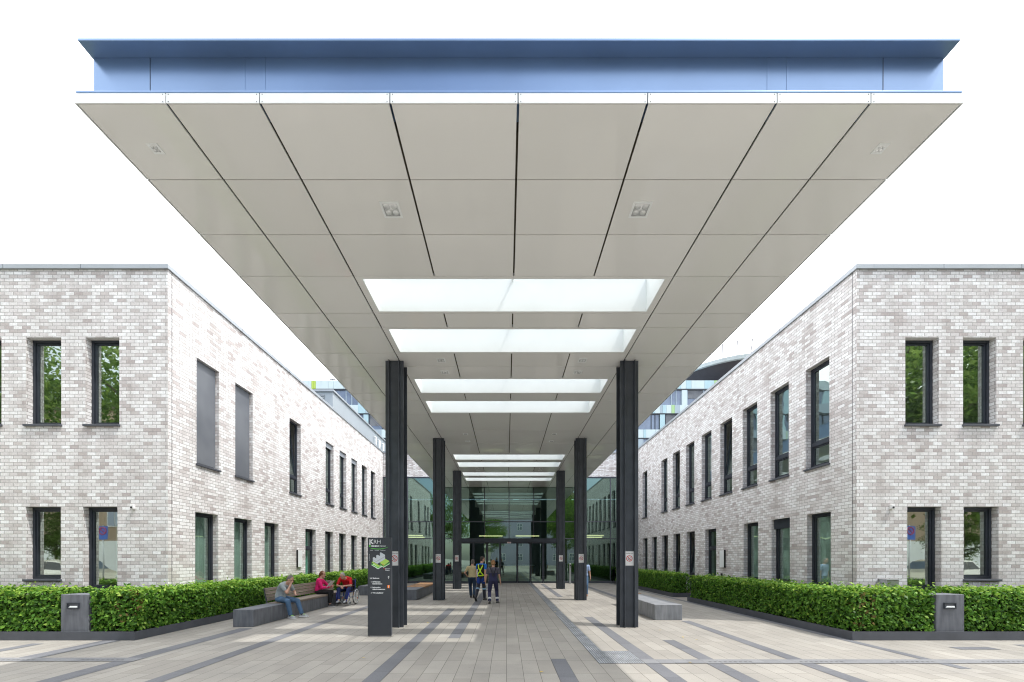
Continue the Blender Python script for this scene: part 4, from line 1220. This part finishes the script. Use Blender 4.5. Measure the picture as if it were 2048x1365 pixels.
b = MB(); b.box(-4, 24, -54, -44, 0, 15); b.build('wall', m_l, HS)
b = MB(); b.prism([(-55, 15), (-43, 15), (-49, 19)], -4.5, 24.5, 0, T=lambda y, z, x: (x, y, z)); b.build('roof', M['bark'], HS)
for fl in range(4):
    for k in range(6):
        x = -1 + k * 4.4; z = 1.2 + fl * 3.5
        f = MB(); f.box(x - .7, x + .7, -44.0 + .002, -43.94, z, z + 1.7); fo = f.build('window', M['white'], HS)
        f = MB()
        for i in (-1, 1):
            f.box(x + i * .33 - .26, x + i * .33 + .26, -43.938, -43.92, z + .1, z + .95); f.box(x + i * .33 - .26, x + i * .33 + .26, -43.938, -43.92, z + 1.05, z + 1.6)
        f.build('pane', M['towerglass'], fo)

# houses across the road and a parked taxi on each side: they show in the street windows
for sx in (-1, 1):
    HB = thing('apartment_house', 'tan apartment house across the road reflected in the windows of the %s building' % ('sunlit' if sx < 0 else 'shaded'), 'house', (sx * 38, -20, 0))
    b = MB(); b.box(*sorted((sx * 20, sx * 58)), -28, -15, 0, 15); b.build('wall', M['tanwall'], HB)
    b = MB(); b.box(*sorted((sx * 19.7, sx * 58.3)), -28.3, -14.7, 15.001, 15.5); b.build('roof', M['bark'], HB)
    b = MB(); b.box(*sorted((sx * 20.05, sx * 58)), -14.998, -14.9, 0, 3.3); b.build('shop_front', M['trim'], HB)
    for fl in range(3):
        for k in range(9):
            x = sx * (23 + k * 4); z = 4.6 + fl * 3.5
            f = MB(); f.box(x - .75, x + .75, -14.998, -14.93, z, z + 1.9); fo = f.build('window', M['white'], HB)
            f = MB(); f.box(x - .66, x - .04, -14.929, -14.91, z + .08, z + 1.82); f.box(x + .04, x + .66, -14.929, -14.91, z + .08, z + 1.82); f.build('pane', M['towerglass'], fo)
def make_car():
    c = thing('taxi', '', 'car')
    prof = [(-2.2, .35), (-2.25, .75), (-2.1, .98), (-1.75, 1.05), (-1.2, 1.45), (.1, 1.5), (.55, 1.42), (1.15, 1.02), (1.95, .88), (2.22, .68), (2.25, .35)]
    b = MB(); rings = []
    for y, sc_, dz in ((-.86, .97, .06), (-.82, 1, 0), (0, 1.01, 0), (.82, 1, 0), (.86, .97, .06)):
        rings.append([(x * sc_, y * (1 - max(0, z - .95) * .28), z - (dz if z > .5 else -dz)) for x, z in prof])
    b.ringloft(rings); b.build('body', M['carpaint'], c, local=True, bevel=.03)
    for s in (-1, 1):
        g_ = MB(); y = lambda z: s * (.862 * (1 - max(0, z - .95) * .28) + .004)
        for quad in ([(-1.55, 1.04), (-.55, 1.04), (-.6, 1.40), (-1.1, 1.38)], [(-.5, 1.04), (.98, 1.02), (.5, 1.34), (-.5, 1.40)]):
            g_.face([(x, y(z), z) for x, z in quad])
        g_.build('side_window', M['black'], c, local=True, recalc=False)
        for x in (-1.4, 1.38):
            w_ = MB(); n = 24; w_.prism([(x + .31 * math.cos(2 * math.pi * k / n), .31 + .31 * math.sin(2 * math.pi * k / n)) for k in range(n)], s * .70, s * .885, 0, T=lambda a, z, y_: (a, y_, z)); wo = w_.build('wheel', M['black'], c, local=True)
            w_ = MB(); w_.prism([(x + .2 * math.cos(2 * math.pi * k / n), .31 + .2 * math.sin(2 * math.pi * k / n)) for k in range(n)], s * .8855, s * .892, 0, T=lambda a, z, y_: (a, y_, z)); w_.build('rim', M['aluminium'], wo, local=True)
        h = MB(); h.box(2.05, 2.235, *sorted((s * .52, s * .80)), .62, .76); h.build('headlight', M['lampglass'], c, local=True, bevel=.02)
    g_ = MB(); g_.face([(.60, -.70, 1.41), (.60, .70, 1.41), (1.14, .78, 1.045), (1.14, -.78, 1.045)]); g_.build('windscreen', M['towerglass'], c, local=True, recalc=False)
    g_ = MB(); g_.box(2.2, 2.262, -.45, .45, .42, .60); g_.build('grille', M['black'], c, local=True)
    g_ = MB(); g_.box(-.12, .12, -.3, .3, 1.5, 1.63); g_.build('roof_sign', M['yellow'], c, local=True, bevel=.02)
    return c
car0 = make_car()
for sx in (1, -1):
    o = car0 if sx > 0 else copy_tree(car0)
    o.scale = (1.12,) * 3; o.location = (sx * 23.8, -1.0, 0); o.rotation_euler = (0, 0, math.pi - .35 if sx > 0 else .35)
    tag(o, 'white taxi with a yellow roof sign reflected in a low window of the %s building' % ('shaded' if sx > 0 else 'sunlit'), 'car', 'white taxis parked along the road')
    p = thing('parking_sign', 'blue no stopping sign on a post reflected in a low window of the %s building' % ('shaded' if sx > 0 else 'sunlit'), 'sign', (sx * 21.3, -.1, 0), 0, 'blue signs on posts at the road')
    m = MB(); m.tube([(0, 0, 0), (0, 0, 3.5)], .03, 8); m.build('post', M['aluminium'], p, smooth=True, local=True)
    m = MB(); m.box(-.27, .27, .032, .045, 2.75, 3.45); pl = m.build('plate', M['signblue'], p, local=True)
    m = MB(); m.tube([(.18 * math.cos(2 * math.pi * k / 24), .048, 3.2 + .18 * math.sin(2 * math.pi * k / 24)) for k in range(24)], .025, 6, closed=True); m.tube([(-.12, .048, 3.32), (.12, .048, 3.08)], .02, 6); m.build('symbol', M['red'], pl, local=True)

# ------------------------------------------------------------------ people
def remesh(mb, name, mats, voxel, smooth=3, fac=.5):
    me = mb.mesh(name, mats[:1], smooth=False)
    o = bpy.data.objects.new('tmp', me); COL.objects.link(o)
    r_ = o.modifiers.new('r', 'REMESH'); r_.mode = 'VOXEL'; r_.voxel_size = voxel; r_.use_smooth_shade = True
    s_ = o.modifiers.new('s', 'SMOOTH'); s_.factor = fac; s_.iterations = smooth
    bpy.context.view_layer.update()
    dg = bpy.context.evaluated_depsgraph_get()
    m2 = bpy.data.meshes.new_from_object(o.evaluated_get(dg))
    bpy.data.objects.remove(o); bpy.data.meshes.remove(me)
    m2.name = name
    m2.polygons.foreach_set('use_smooth', [True] * len(m2.polygons))
    return m2

def ik(a, b, l1, l2, pole):
    a, b, pole = V(a), V(b), V(pole)
    d = b - a; L_ = min(d.length, (l1 + l2) * .999); t = d.normalized(); b = a + t * L_
    x = (l1 * l1 - l2 * l2 + L_ * L_) / (2 * L_); h = math.sqrt(max(0, l1 * l1 - x * x))
    p = pole - t * pole.dot(t); p.normalize()
    return a + t * x + p * h, b

def bez(P, C, N_, t):
    return P * (1 - t) ** 2 + C * (2 * t * (1 - t)) + N_ * t * t

def torso_rings(P, C, N_, Rh, Rs, t0, t1, e, belly=0, n=18, sh=1.0):
    prof = [(-.16, .085, .06), (-.10, .135, .095), (0, .165, .118), (.12, .165, .115), (.3, .145, .105), (.45, .142, .105), (.62, .158, .113), (.78, .175, .115), (.88, .178, .10), (.95, .135, .08), (1.0, .07, .062)]
    ts = sorted({t0, t1} | {p[0] for p in prof if t0 <= p[0] <= t1} | {t0 + (t1 - t0) * k / 14 for k in range(15)})
    rings = []
    for t in ts:
        for k in range(len(prof) - 1):
            if prof[k][0] <= t <= prof[k + 1][0] + 1e-9:
                q = (t - prof[k][0]) / (prof[k + 1][0] - prof[k][0]); break
        a = prof[k][1] * (1 - q) + prof[k + 1][1] * q; b = prof[k][2] * (1 - q) + prof[k + 1][2] * q
        if t > .7: a *= sh
        bl = belly * max(0, 1 - abs(t - .35) / .4)
        c = bez(P, C, N_, t); tan = (bez(P, C, N_, t + .02) - bez(P, C, N_, t - .02)).normalized()
        R = (Rh * (1 - min(max(t, 0), 1)) + Rs * min(max(t, 0), 1)); R = (R - tan * R.dot(tan)).normalized(); F = tan.cross(R)
        c = c + F * bl * .5
        rings.append([c + R * ((a + e) * math.cos(u)) + F * ((b + e + bl * .5) * math.sin(u)) for u in [2 * math.pi * j / n for j in range(n)]])
    return rings

def hand(mb, W, d, nrm, side, curl=.5, e=0):
    """W wrist, d finger direction, nrm palm normal, side +1/-1: thumb side"""
    d = V(d).normalized(); nrm = V(nrm); nrm = (nrm - d * nrm.dot(d)).normalized(); s = d.cross(nrm) * side
    W = V(W); rings = []
    for q, a, b in ((0, .024, .018), (.03, .036, .016), (.07, .041, .014), (.092, .036, .012)):
        rings.append([W + d * q + s * (a * math.cos(u)) + nrm * (b * math.sin(u)) for u in [2 * math.pi * j / 12 for j in range(12)]])
    mb.ringloft(rings)
    for k, (o, l) in enumerate(((.030, .068), (.010, .078), (-.010, .072), (-.029, .056))):
        p = W + d * .086 + s * o
        a1 = curl * .7; a2 = curl * 1.8
        q1 = p + (d * math.cos(a1) + nrm * math.sin(a1)) * l * .5; q2 = q1 + (d * math.cos(a2) + nrm * math.sin(a2)) * l * .5
        mb.cap(p, q1, .0095, .009, 8); mb.cap(q1, q2, .009, .0075, 8)
    p = W + d * .025 + s * .030; q1 = p + (d * .6 + s * .75 + nrm * .3).normalized() * .04; q2 = q1 + (d * .85 + s * .25 + nrm * .45).normalized() * .032
    mb.cap(p, q1, .013, .011, 8); mb.cap(q1, q2, .0105, .008, 8)

SKIN = simple('skin', (.52, .30, .215), .55, 0, .06, 12)
def cloth(name, col, rough=.85, noise=.12, scale=9):
    return simple(name, col, rough, 0, noise, scale, bump=.25)

def person(label, loc, rz, J, look, group=None):
    """J: joints in a frame where the person faces +Y and +X is the person's right"""
    s = look.get('s', 1.0)
    R0 = thing('person', label, 'person', loc, rz, group)
    P, C, N_ = V(J['P']), V(J['C']), V(J['N'])
    Rh, Rs = V(J.get('Rh', (1, 0, 0))).normalized(), V(J.get('Rs', (1, 0, 0))).normalized()
    tan = (N_ - C).normalized()
    H_ = V(J['H']); hf = V(J['hf']).normalized(); hu = V(J.get('hu', (0, 0, 1))); hu = (hu - hf * hu.dot(hf)).normalized(); hr = hf.cross(hu)
    sh = {k: N_ - tan * .075 + Rs * (.178 * q) for k, q in (('R', 1), ('L', -1))}
    hp = {k: P + Rh * (.088 * q) - V((0, 0, .02)) for k, q in (('R', 1), ('L', -1))}
    arms, legs = {}, {}
    for k in 'RL':
        arms[k] = ik(sh[k], J['w' + k], .285, .25, J['e' + k])
        legs[k] = ik(hp[k], J['a' + k], .435, .425, J['k' + k])
    bel = look.get('belly', 0)
    # --- body: one continuous surface
    b = MB()
    b.ringloft(torso_rings(P, C, N_, Rh, Rs, -.16, 1.0, 0, bel))
    b.cap(N_ - tan * .03, H_ - hu * .04 - hf * .015, .058, .054)
    b.ell(H_ + hu * .022 - hf * .008, hr, hf, hu, .074, .094, .098, 18, 12)
    b.ell(H_ - hu * .055 + hf * .028, hr, hf, hu, .056, .062, .062, 16, 10)
    b.cap(H_ + hf * .085 + hu * .012, H_ + hf * .104 - hu * .024, .010, .014, 8)
    for q in (-1, 1):
        b.ell(H_ + hr * (.076 * q) - hu * .008 - hf * .005, hr, hf, hu, .010, .020, .032, 10, 7)
        b.ell(H_ + hr * (.034 * q) + hf * .076 + hu * .030, hr, hf, hu, .022, .010, .008, 8, 6)   # brow
    b.ell(H_ + hf * .083 - hu * .055, hr, hf, hu, .024, .010, .012, 10, 6)                         # lips
    for k, q in (('R', 1), ('L', -1)):
        el, wr = arms[k]; kn, an = legs[k]
        b.cap(sh[k], el, .052, .040); b.cap(el, wr, .041, .027)
        hd_ = J.get('h' + k, (wr - el)); hn = J.get('n' + k, -Rs * q)
        hand(b, wr, hd_, hn, q * J.get('ts' + k, 1), J.get('c' + k, .5))
        b.cap(hp[k], kn, .085, .058); b.cap(kn, an, .056, .038)
        fd = V(J.get('f' + k, (0, 1, 0))).normalized()
        b.cap(an - fd * .03 - V((0, 0, .03)), an + fd * .12 - V((0, 0, .045)), .034, .028)
    link('body', remesh(b, 'body', [look.get('skin', SKIN)], .0085, 3), R0)
    # --- eyes
    for q in (-1, 1):
        m = MB(); m.ell(H_ + hr * (.032 * q) + hf * .081 + hu * .013, hr, hf, hu, .011, .008, .007, 8, 6); m.build('eye', M['black'], R0, smooth=True, local=True)
    # --- hair
    if look.get('hair'):
        m = MB(); hb = look.get('hairback', .02)
        m.ell(H_ + hu * .036 - hf * (hb + .004), hr, hf, hu, .081, .090, .096, 18, 12)
        m.ell(H_ - hu * .012 - hf * (hb + .028), hr, hf, hu, .074, .066, .075, 16, 10)
        if look.get('ponytail'):
            m.cap(H_ + hu * .03 - hf * .10, H_ - hu * .02 - hf * .135, .03, .034); m.cap(H_ - hu * .02 - hf * .135, H_ - hu * .19 - hf * .12, .036, .016)
            for q in (-1, 1):
                m.ell(H_ + hr * (.072 * q) + hu * .02 - hf * .0, hr, hf, hu, .016, .045, .05, 10, 6)
        link('hair', remesh(m, 'hair', [look['hair']], .009, 2), R0)
    # --- shirt
    e = .016
    m = MB(); m.ringloft(torso_rings(P, C, N_, Rh, Rs, look.get('hem', -.02), .99, e, bel))
    sl = look.get('sleeve', .55)
    for k in 'RL':
        el, wr = arms[k]
        m.cap(sh[k], sh[k].lerp(el, min(sl, 1)), .070, .058 if sl < 1 else .055)
        if sl > 1:
            m.cap(el, el.lerp(wr, .92), .055, .040)
    link(look.get('topname', 'shirt'), remesh(m, 'shirt', [look['top']], .011, 3), R0)
    # collar
    m = MB(); m.tube([N_ - tan * .012 + (Rs * math.cos(a) * .066 + tan.cross(Rs) * math.sin(a) * .062) for a in [2 * math.pi * j / 16 for j in range(16)]], .011, 6, closed=True)
    m.build('collar', look['top'], R0, smooth=True, local=True)
    # --- trousers
    m = MB(); m.ringloft(torso_rings(P, C, N_, Rh, Rs, -.16, look.get('waist', .10), .012, bel * .6))
    tl = look.get('cuff', .94)
    for k in 'RL':
        kn, an = legs[k]
        m.cap(hp[k], kn, .100, .074); m.cap(kn, kn.lerp(an, tl), .073, .060)
    link('trousers', remesh(m, 'trousers', [look['legs']], .011, 3), R0)
    # --- shoes
    for k in 'RL':
        kn, an = legs[k]; fd = V(J.get('f' + k, (0, 1, 0))).normalized(); up = V((0, 0, 1)); sd_ = fd.cross(up).normalized(); up = sd_.cross(fd)
        rings = []
        for q, wdt, h0 in ((-.085, .018, .045), (-.075, .034, .075), (-.03, .038, .10), (.03, .040, .095), (.09, .048, .062), (.14, .048, .05), (.18, .036, .042), (.198, .016, .03)):
            c = an + fd * q - up * .082
            rings.append([c + sd_ * wdt * math.cos(u) * (1 if abs(math.cos(u)) > .3 else 1) + up * (h0 * max(0, math.sin(u)) + (.0 if math.sin(u) < 0 else .012)) for u in [math.pi * j / 9 for j in range(10)]] + [c + sd_ * (-wdt * .96) + up * .001, c + sd_ * (wdt * .96) + up * .001])
        m = MB(); m.ringloft(rings); sho = m.build('shoe', look['shoe'], R0, smooth=True, local=True)
        if look.get('sole'):
            m = MB(); rr = []
            for q, wdt in ((-.09, .02), (-.07, .038), (0, .042), (.09, .052), (.15, .05), (.19, .034), (.205, .016)):
                c = an + fd * q - up * .0825
                rr.append([c + sd_ * wdt - up * .0, c - sd_ * wdt, c - sd_ * wdt + up * .022, c + sd_ * wdt + up * .022])
            m.ringloft(rr); m.build('sole', look['sole'], sho, local=True)
        if look.get('lace'):
            m = MB()
            for t in (.02, .05, .08):
                c = an + fd * t - up * (.082 - .103 + t * .35); m.cap(c - sd_ * .026, c + sd_ * .026, .009, .009, 6)
            m.build('laces', look['lace'], sho, smooth=True, local=True)
        if look.get('sock'):
            m = MB(); m.cap(an + (kn - an).normalized() * .09, an, .046, .046); m.build('sock', look['sock'], R0, smooth=True, local=True)
    return R0, dict(sh=sh, hp=hp, arms=arms, legs=legs, P=P, C=C, N=N_, H=H_)

grey_hair = simple('grey_hair', (.17, .155, .145), .8, 0, .25, 40)
white_hair = simple('silver_hair', (.42, .41, .41), .8, 0, .2, 40)
brown_hair = simple('auburn_hair', (.17, .06, .022), .6, 0, .3, 40)
fair_hair = simple('fair_hair', (.30, .16, .07), .7, 0, .25, 40)
dark_hair = simple('dark_hair', (.055, .04, .032), .7, 0, .25, 40)
jeans = cloth('blue_denim', (.075, .145, .25), .85, .35, 5)
darkjeans = cloth('dark_denim', (.028, .055, .105), .85, .3, 5)

# man in a grey polo on the bench, eating
person('man in a grey polo shirt and blue jeans on the bench, hand at his mouth', (-6.66, 12.0, 0), math.radians(-104),
       dict(P=(0, -.03, .575), C=(0, -.07, .86), N=(0, .20, 1.0), H=(.0, .305, 1.125), hf=(0, .80, -.50), Rs=(1, .12, 0),
            wR=(.05, .355, .965), eR=(.6, -.3, -.8), hR=(-.25, .15, .9), nR=(-.6, .1, -.2), cR=1.0,
            wL=(-.13, .36, .665), eL=(-.8, -.3, -.4), hL=(.15, 1, .05), nL=(0, -.2, 1), cL=.25, tsL=-1,
            aR=(.16, .46, .095), kR=(.25, .6, .6), aL=(-.17, .56, .095), kL=(-.25, .6, .6), fR=(.12, 1, 0), fL=(-.25, 1, 0)),
       dict(hair=grey_hair, top=cloth('grey_polo', (.30, .34, .355)), legs=jeans, shoe=cloth('trainer_mesh', (.38, .40, .40), .7, .3, 30), sole=M['white'], lace=simple('lime_lace', (.25, .65, .08)), sock=simple('dark_sock', (.04, .045, .06)), belly=.03, hem=-.08, cuff=.90, sleeve=.62))

# woman in pink
person('woman with a ponytail in a pink top and black trousers reading on the bench', (-6.83, 14.75, 0), math.radians(-88),
       dict(P=(0, 0, .565), C=(0, .0, .84), N=(0, .08, 1.015), H=(0, .145, 1.165), hf=(.25, .95, -.22), Rs=(1, .1, 0),
            wR=(.06, .40, .70), eR=(.6, -.5, -.5), nR=(-.7, .0, .5), hR=(-.1, 1, -.15), cR=.9, wL=(-.18, .40, .73), eL=(-.8, -.3, -.5), nL=(.7, 0, .5), cL=.8,
            aR=(.10, .44, .09), kR=(.05, .6, .7), aL=(-.02, .36, .095), kL=(-.05, .7, .7), fR=(.1, 1, 0), fL=(.1, 1, 0)),
       dict(hair=brown_hair, ponytail=True, top=cloth('pink_knit', (.72, .012, .16)), legs=cloth('black_leggings', (.012, .012, .014)), shoe=simple('black_trainer', (.02, .02, .022)), sole=M['white'], sleeve=1.5, hem=-.06, cuff=.80, hairback=.03))
pg = thing('magazine', 'open white magazine held up by the woman in pink', 'magazine', (-6.40, 14.72, .80))
m = MB()
for q in (-1, 1):
    pts = []
    for k in range(5):
        u = k / 4; pts.append((u * .20, .02 * math.sin(u * 3)))
    for (a, za), (b_, zb) in zip(pts, pts[1:]):
        def pt(a, z, v):   # page coordinates, leaning back
            y = q * a; return (v * .16 + z * .6, y * .95 - .02, v * .21 + z * .5)
        m.face([pt(a, za, -.5), pt(b_, zb, -.5), pt(b_, zb, .6), pt(a, za, .6)])
m.build('page', M['white'], pg, local=True, recalc=False)

# wheelchair and its user, facing the camera
WC = thing('wheelchair', 'black and blue wheelchair with spoked wheels beside the long bench', 'wheelchair', (-6.08, 15.45, 0), math.pi)
tyre = simple('rubber', (.03, .03, .03), .8); blue = simple('blue_frame', (.02, .035, .35), .35, .2)
for q in (-1, 1):
    x = .29 * q; cz = .305; cyw = -.10
    circ = lambda r, xx, n=40: [(xx, cyw + r * math.cos(2 * math.pi * k / n), cz + r * math.sin(2 * math.pi * k / n)) for k in range(n)]
    m = MB(); m.tube(circ(.29, x), .015, 8, closed=True); wl = m.build('wheel', tyre, WC, smooth=True, local=True)
    m = MB(); m.tube(circ(.272, x), .009, 8, closed=True); m.build('rim', M['aluminium'], wl, smooth=True, local=True)
    m = MB(); m.tube(circ(.25, x + .035 * q), .009, 8, closed=True); m.build('hand_rim', M['trim'], wl, smooth=True, local=True)
    m = MB(); m.cap((x - .03, cyw, cz), (x + .03, cyw, cz), .022, .022, 10)
    for k in range(18):
        a = 2 * math.pi * k / 18; m.tube([(x, cyw, cz), (x, cyw + .27 * math.cos(a), cz + .27 * math.sin(a))], .0025, 5)
    m.build('spokes', M['aluminium'], wl, local=True)
    m = MB()
    for k in (1, 6, 11):
        a = k * .6; c = V((x, cyw + .2 * math.cos(a), cz + .2 * math.sin(a))); m.box(c.x - .006, c.x + .006, c.y - .02, c.y + .02, c.z - .03, c.z + .03)
    m.build('reflector', M['orange'], wl, local=True)
    xc = .24 * q; yc = .36; n = 24
    cc = lambda r: [(xc, yc + r * math.cos(2 * math.pi * k / n), .085 + r * math.sin(2 * math.pi * k / n)) for k in range(n)]
    m = MB(); m.tube(cc(.07), .015, 8, closed=True); cs = m.build('caster', M['signgrey'], WC, smooth=True, local=True)
    m = MB(); m.cap((xc - .015, yc, .085), (xc + .015, yc, .085), .03, .03, 10); m.tube([(xc + .03, yc, .085), (xc + .03, yc - .02, .2), (xc, yc - .03, .27)], .01, 8); m.build('fork', M['black'], cs, local=True)
    m = MB(); xf = .225 * q
    m.tube([(xf, -.22, .95), (xf, -.20, .30), (xf, .0, .28), (xf, .34, .30), (xf, .40, .50)], .013, 8); m.tube([(xf, -.2, .50), (xf, .40, .50), (xf, .46, .40), (xf * .7, .52, .12)], .013, 8)
    m.build('frame', blue, WC, smooth=True, local=True)
    m = MB(); m.tube([(xf, -.22, .93), (xf, -.30, .94), (xf, -.34, .93)], .017, 8); m.build('push_handle', M['black'], WC, smooth=True, local=True)
    m = MB(); m.box(xf - .025, xf + .025, -.15, .2, .69, .72); m.tube([(xf, -.1, .69), (xf, -.1, .5)], .01, 6); m.tube([(xf, .15, .69), (xf, .15, .5)], .01, 6); m.build('armrest', M['black'], WC, local=True, bevel=.008)
    m = MB(); m.box(xf * .7 - .07, xf * .7 + .07, .46, .60, .085, .10); m.build('footrest', M['black'], WC, local=True)
m = MB(); m.box(-.215, .215, -.19, .24, .47, .515); m.build('seat', M['black'], WC, local=True, bevel=.015)
m = MB(); m.box(-.215, .215, -.225, -.195, .53, .93); m.build('backrest', M['black'], WC, local=True, bevel=.01)
person('grey haired man in a red T-shirt leaning forward in a wheelchair', (-6.08, 15.45, 0), math.pi,
       dict(P=(0, -.08, .62), C=(0, -.10, .88), N=(.02, .20, 1.0), H=(.05, .325, 1.085), hf=(.22, .82, -.5), Rs=(1, .05, 0),
            wR=(.06, .40, .70), eR=(.8, -.3, -.2), hR=(-.45, .8, -.35), nR=(-.5, -.2, -.6), cR=.9, wL=(-.03, .37, .72), eL=(-.8, -.3, -.2), hL=(.45, .8, -.4), nL=(.5, -.2, -.6), cL=.9,
            aR=(.12, .48, .19), kR=(.25, .5, .6), aL=(-.13, .48, .19), kL=(-.25, .5, .6)),
       dict(hair=white_hair, hairback=.03, top=cloth('red_shirt', (.60, .008, .015)), legs=cloth('navy_trousers', (.018, .032, .13)), shoe=simple('pale_shoe', (.42, .44, .46)), sole=M['black'], belly=.07, hem=-.05, cuff=.80, sleeve=.75))

# three men walking to the doors
person('stocky man in a beige T-shirt and dark jeans walking toward the doors', (-1.52, 17.9, 0), .05,
       dict(P=(0, 0, .90), C=(0, 0, 1.15), N=(0, .05, 1.42), H=(.03, .10, 1.575), hf=(.25, 1, -.1), wR=(.27, .24, 1.0), eR=(.6, -1, -.2), wL=(-.27, .22, 1.0), eL=(-.6, -1, -.2),
            aR=(.07, -.10, .14), kR=(.1, 1, 0), aL=(-.06, .17, .085), kL=(-.1, 1, 0), fR=(.1, 1, -.35), fL=(0, 1, 0)),
       dict(hair=white_hair if 0 else grey_hair, top=cloth('beige_shirt', (.60, .50, .28)), legs=darkjeans, shoe=simple('dark_shoe', (.025, .022, .022)), belly=.05, hem=.02, sleeve=.6))
o2, j2 = person('tall man with a lime safety harness over a blue shirt and black vest', (-1.03, 16.45, 0), -.25,
       dict(P=(0, 0, .985), C=(0, .0, 1.24), N=(0, .05, 1.54), H=(.03, .09, 1.70), hf=(.75, .65, -.05), Rs=(1, -.15, 0), wR=(.19, -.10, .94), eR=(.5, -1, 0), wL=(-.27, .20, .95), eL=(-.5, -1, 0),
            aR=(.09, .18, .085), kR=(.1, 1, 0), aL=(-.13, -.30, .20), kL=(-.1, 1, 0), fR=(.15, 1, 0), fL=(-.1, 1, -.75)),
       dict(hair=dark_hair, top=cloth('blue_shirt', (.02, .16, .55)), legs=cloth('dark_work_trousers', (.035, .037, .055)), shoe=simple('work_boot', (.03, .03, .032)), hem=.05, sleeve=.5))
lime_m = simple('hi_vis_lime', (.55, .80, .02), .6, 0, .05)
vm = MB(); vm.ringloft(torso_rings(j2['P'], j2['C'], j2['N'], V((1, 0, 0)), V((1, -.15, 0)).normalized(), .02, .9, .024, 0))
link('vest', remesh(vm, 'vest', [cloth('black_vest', (.012, .012, .014))], .011, 2), o2)
hm = MB()
def ribbon(mb, pts, w_, th=.008):
    pts = [V(p) for p in pts]; rings = []
    for k, p in enumerate(pts):
        t = (pts[min(k + 1, len(pts) - 1)] - pts[max(k - 1, 0)]).normalized(); nrm = V((p.x * .6, p.y - .02, 0)).normalized(); s_ = t.cross(nrm).normalized()
        rings.append([p + s_ * w_ - nrm * th, p - s_ * w_ - nrm * th, p - s_ * w_ + nrm * th, p + s_ * w_ + nrm * th])
    mb.ringloft(rings)
zt = 1.50
for q in (-1, 1):
    ribbon(hm, [(.085 * q, .14, zt - .12), (.10 * q, .03, zt + .015), (.095 * q, -.07, zt - .02), (.06 * q, -.135, zt - .14), (0, -.148, zt - .26), (-.07 * q, -.138, zt - .36), (-.14 * q, -.08, zt - .46), (-.165 * q, .0, zt - .50)], .022)
ribbon(hm, [(-.17, -.02, 1.06), (-.1, -.13, 1.05), (0, -.145, 1.05), (.1, -.13, 1.05), (.17, -.02, 1.06)], .02)
hm.build('harness', lime_m, o2, local=True)
hm = MB(); ribbon(hm, [(-.13, -.10, 1.30), (-.13, -.135, 1.2), (-.12, -.14, 1.0)], .02); hm.build('harness_strap', M['white'], o2, local=True)
kb = MB()
for k in 'RL':
    kn, an = j2['legs'][k]; kb.cap(kn.lerp(an, .02), kn.lerp(an, .07), .079, .079)
kb.build('knee_band', simple('pale_blue_band', (.30, .50, .70)), o2, smooth=True, local=True)
tp_ = MB()
for k in 'RL':
    kn, an = j2['legs'][k]; hpk = j2['hp'][k]; tp_.cap(hpk.lerp(kn, .1) + V((.015, -.03, 0)), hpk.lerp(kn, .42) + V((.012, -.02, 0)), .095, .088)
link('trouser_panel', remesh(tp_, 'trouser_panel', [cloth('blue_panel', (.015, .055, .28))], .012, 2), o2)

o3, j3 = person('man in navy dungarees and a grey T-shirt with reflective ankle bands', (-.52, 15.72, 0), .08,
       dict(P=(0, 0, .88), C=(0, 0, 1.12), N=(0, .04, 1.40), H=(.01, .07, 1.56), hf=(.1, 1, -.05), wR=(.29, .0, .80), eR=(.5, -1, 0), wL=(-.29, .10, .82), eL=(-.5, -1, 0),
            aR=(.17, .10, .085), kR=(.15, 1, 0), aL=(-.14, -.16, .11), kL=(-.1, 1, 0), fR=(.35, 1, 0), fL=(-.05, 1, -.25)),
       dict(hair=fair_hair, top=cloth('charcoal_shirt', (.085, .08, .105)), legs=cloth('navy_work', (.024, .026, .075)), shoe=simple('grey_boot', (.06, .06, .06)), belly=.03, waist=.30, hem=.1, sleeve=.6))
nv = cloth('navy_bib', (.026, .028, .08))
bm2 = MB(); bm2.ringloft(torso_rings(j3['P'], j3['C'], j3['N'], V((1, 0, 0)), V((1, 0, 0)), -.02, .58, .022, .02))
link('bib', remesh(bm2, 'bib', [nv], .011, 2), o3)
st = MB()
for q in (-1, 1):
    ribbon(st, [(.11 * q, .09, 1.30), (.115 * q, .02, 1.395), (.105 * q, -.075, 1.36), (.06 * q, -.125, 1.25), (.03 * q, -.14, 1.15), (.02 * q, -.145, 1.06)], .02)
st.build('strap', simple('dark_strap', (.015, .015, .03)), o3, local=True)
bd = MB()
for k in 'RL':
    kn, an = j3['legs'][k]; bd.cap(kn.lerp(an, .70), kn.lerp(an, .76), .068, .068)
bd.build('reflective_band', simple('reflective', (.62, .64, .66), .4), o3, smooth=True, local=True)

person('man in a light blue shirt and jeans half hidden by a column', (3.64, 18.9, 0), math.pi - .2,
       dict(P=(0, 0, .93), C=(0, 0, 1.18), N=(0, .04, 1.46), H=(0, .08, 1.61), hf=(0, 1, -.1), wR=(.24, .06, .88), eR=(.5, -1, 0), wL=(-.27, .05, .85), eL=(-.5, -1, 0),
            aR=(.09, -.10, .09), kR=(.1, 1, 0), aL=(-.10, .14, .085), kL=(-.1, 1, 0), fR=(0, 1, -.2)),
       dict(hair=grey_hair, top=cloth('sky_shirt', (.34, .46, .68)), legs=jeans, shoe=simple('tan_shoe', (.25, .10, .04)), hem=.0, sleeve=.65))
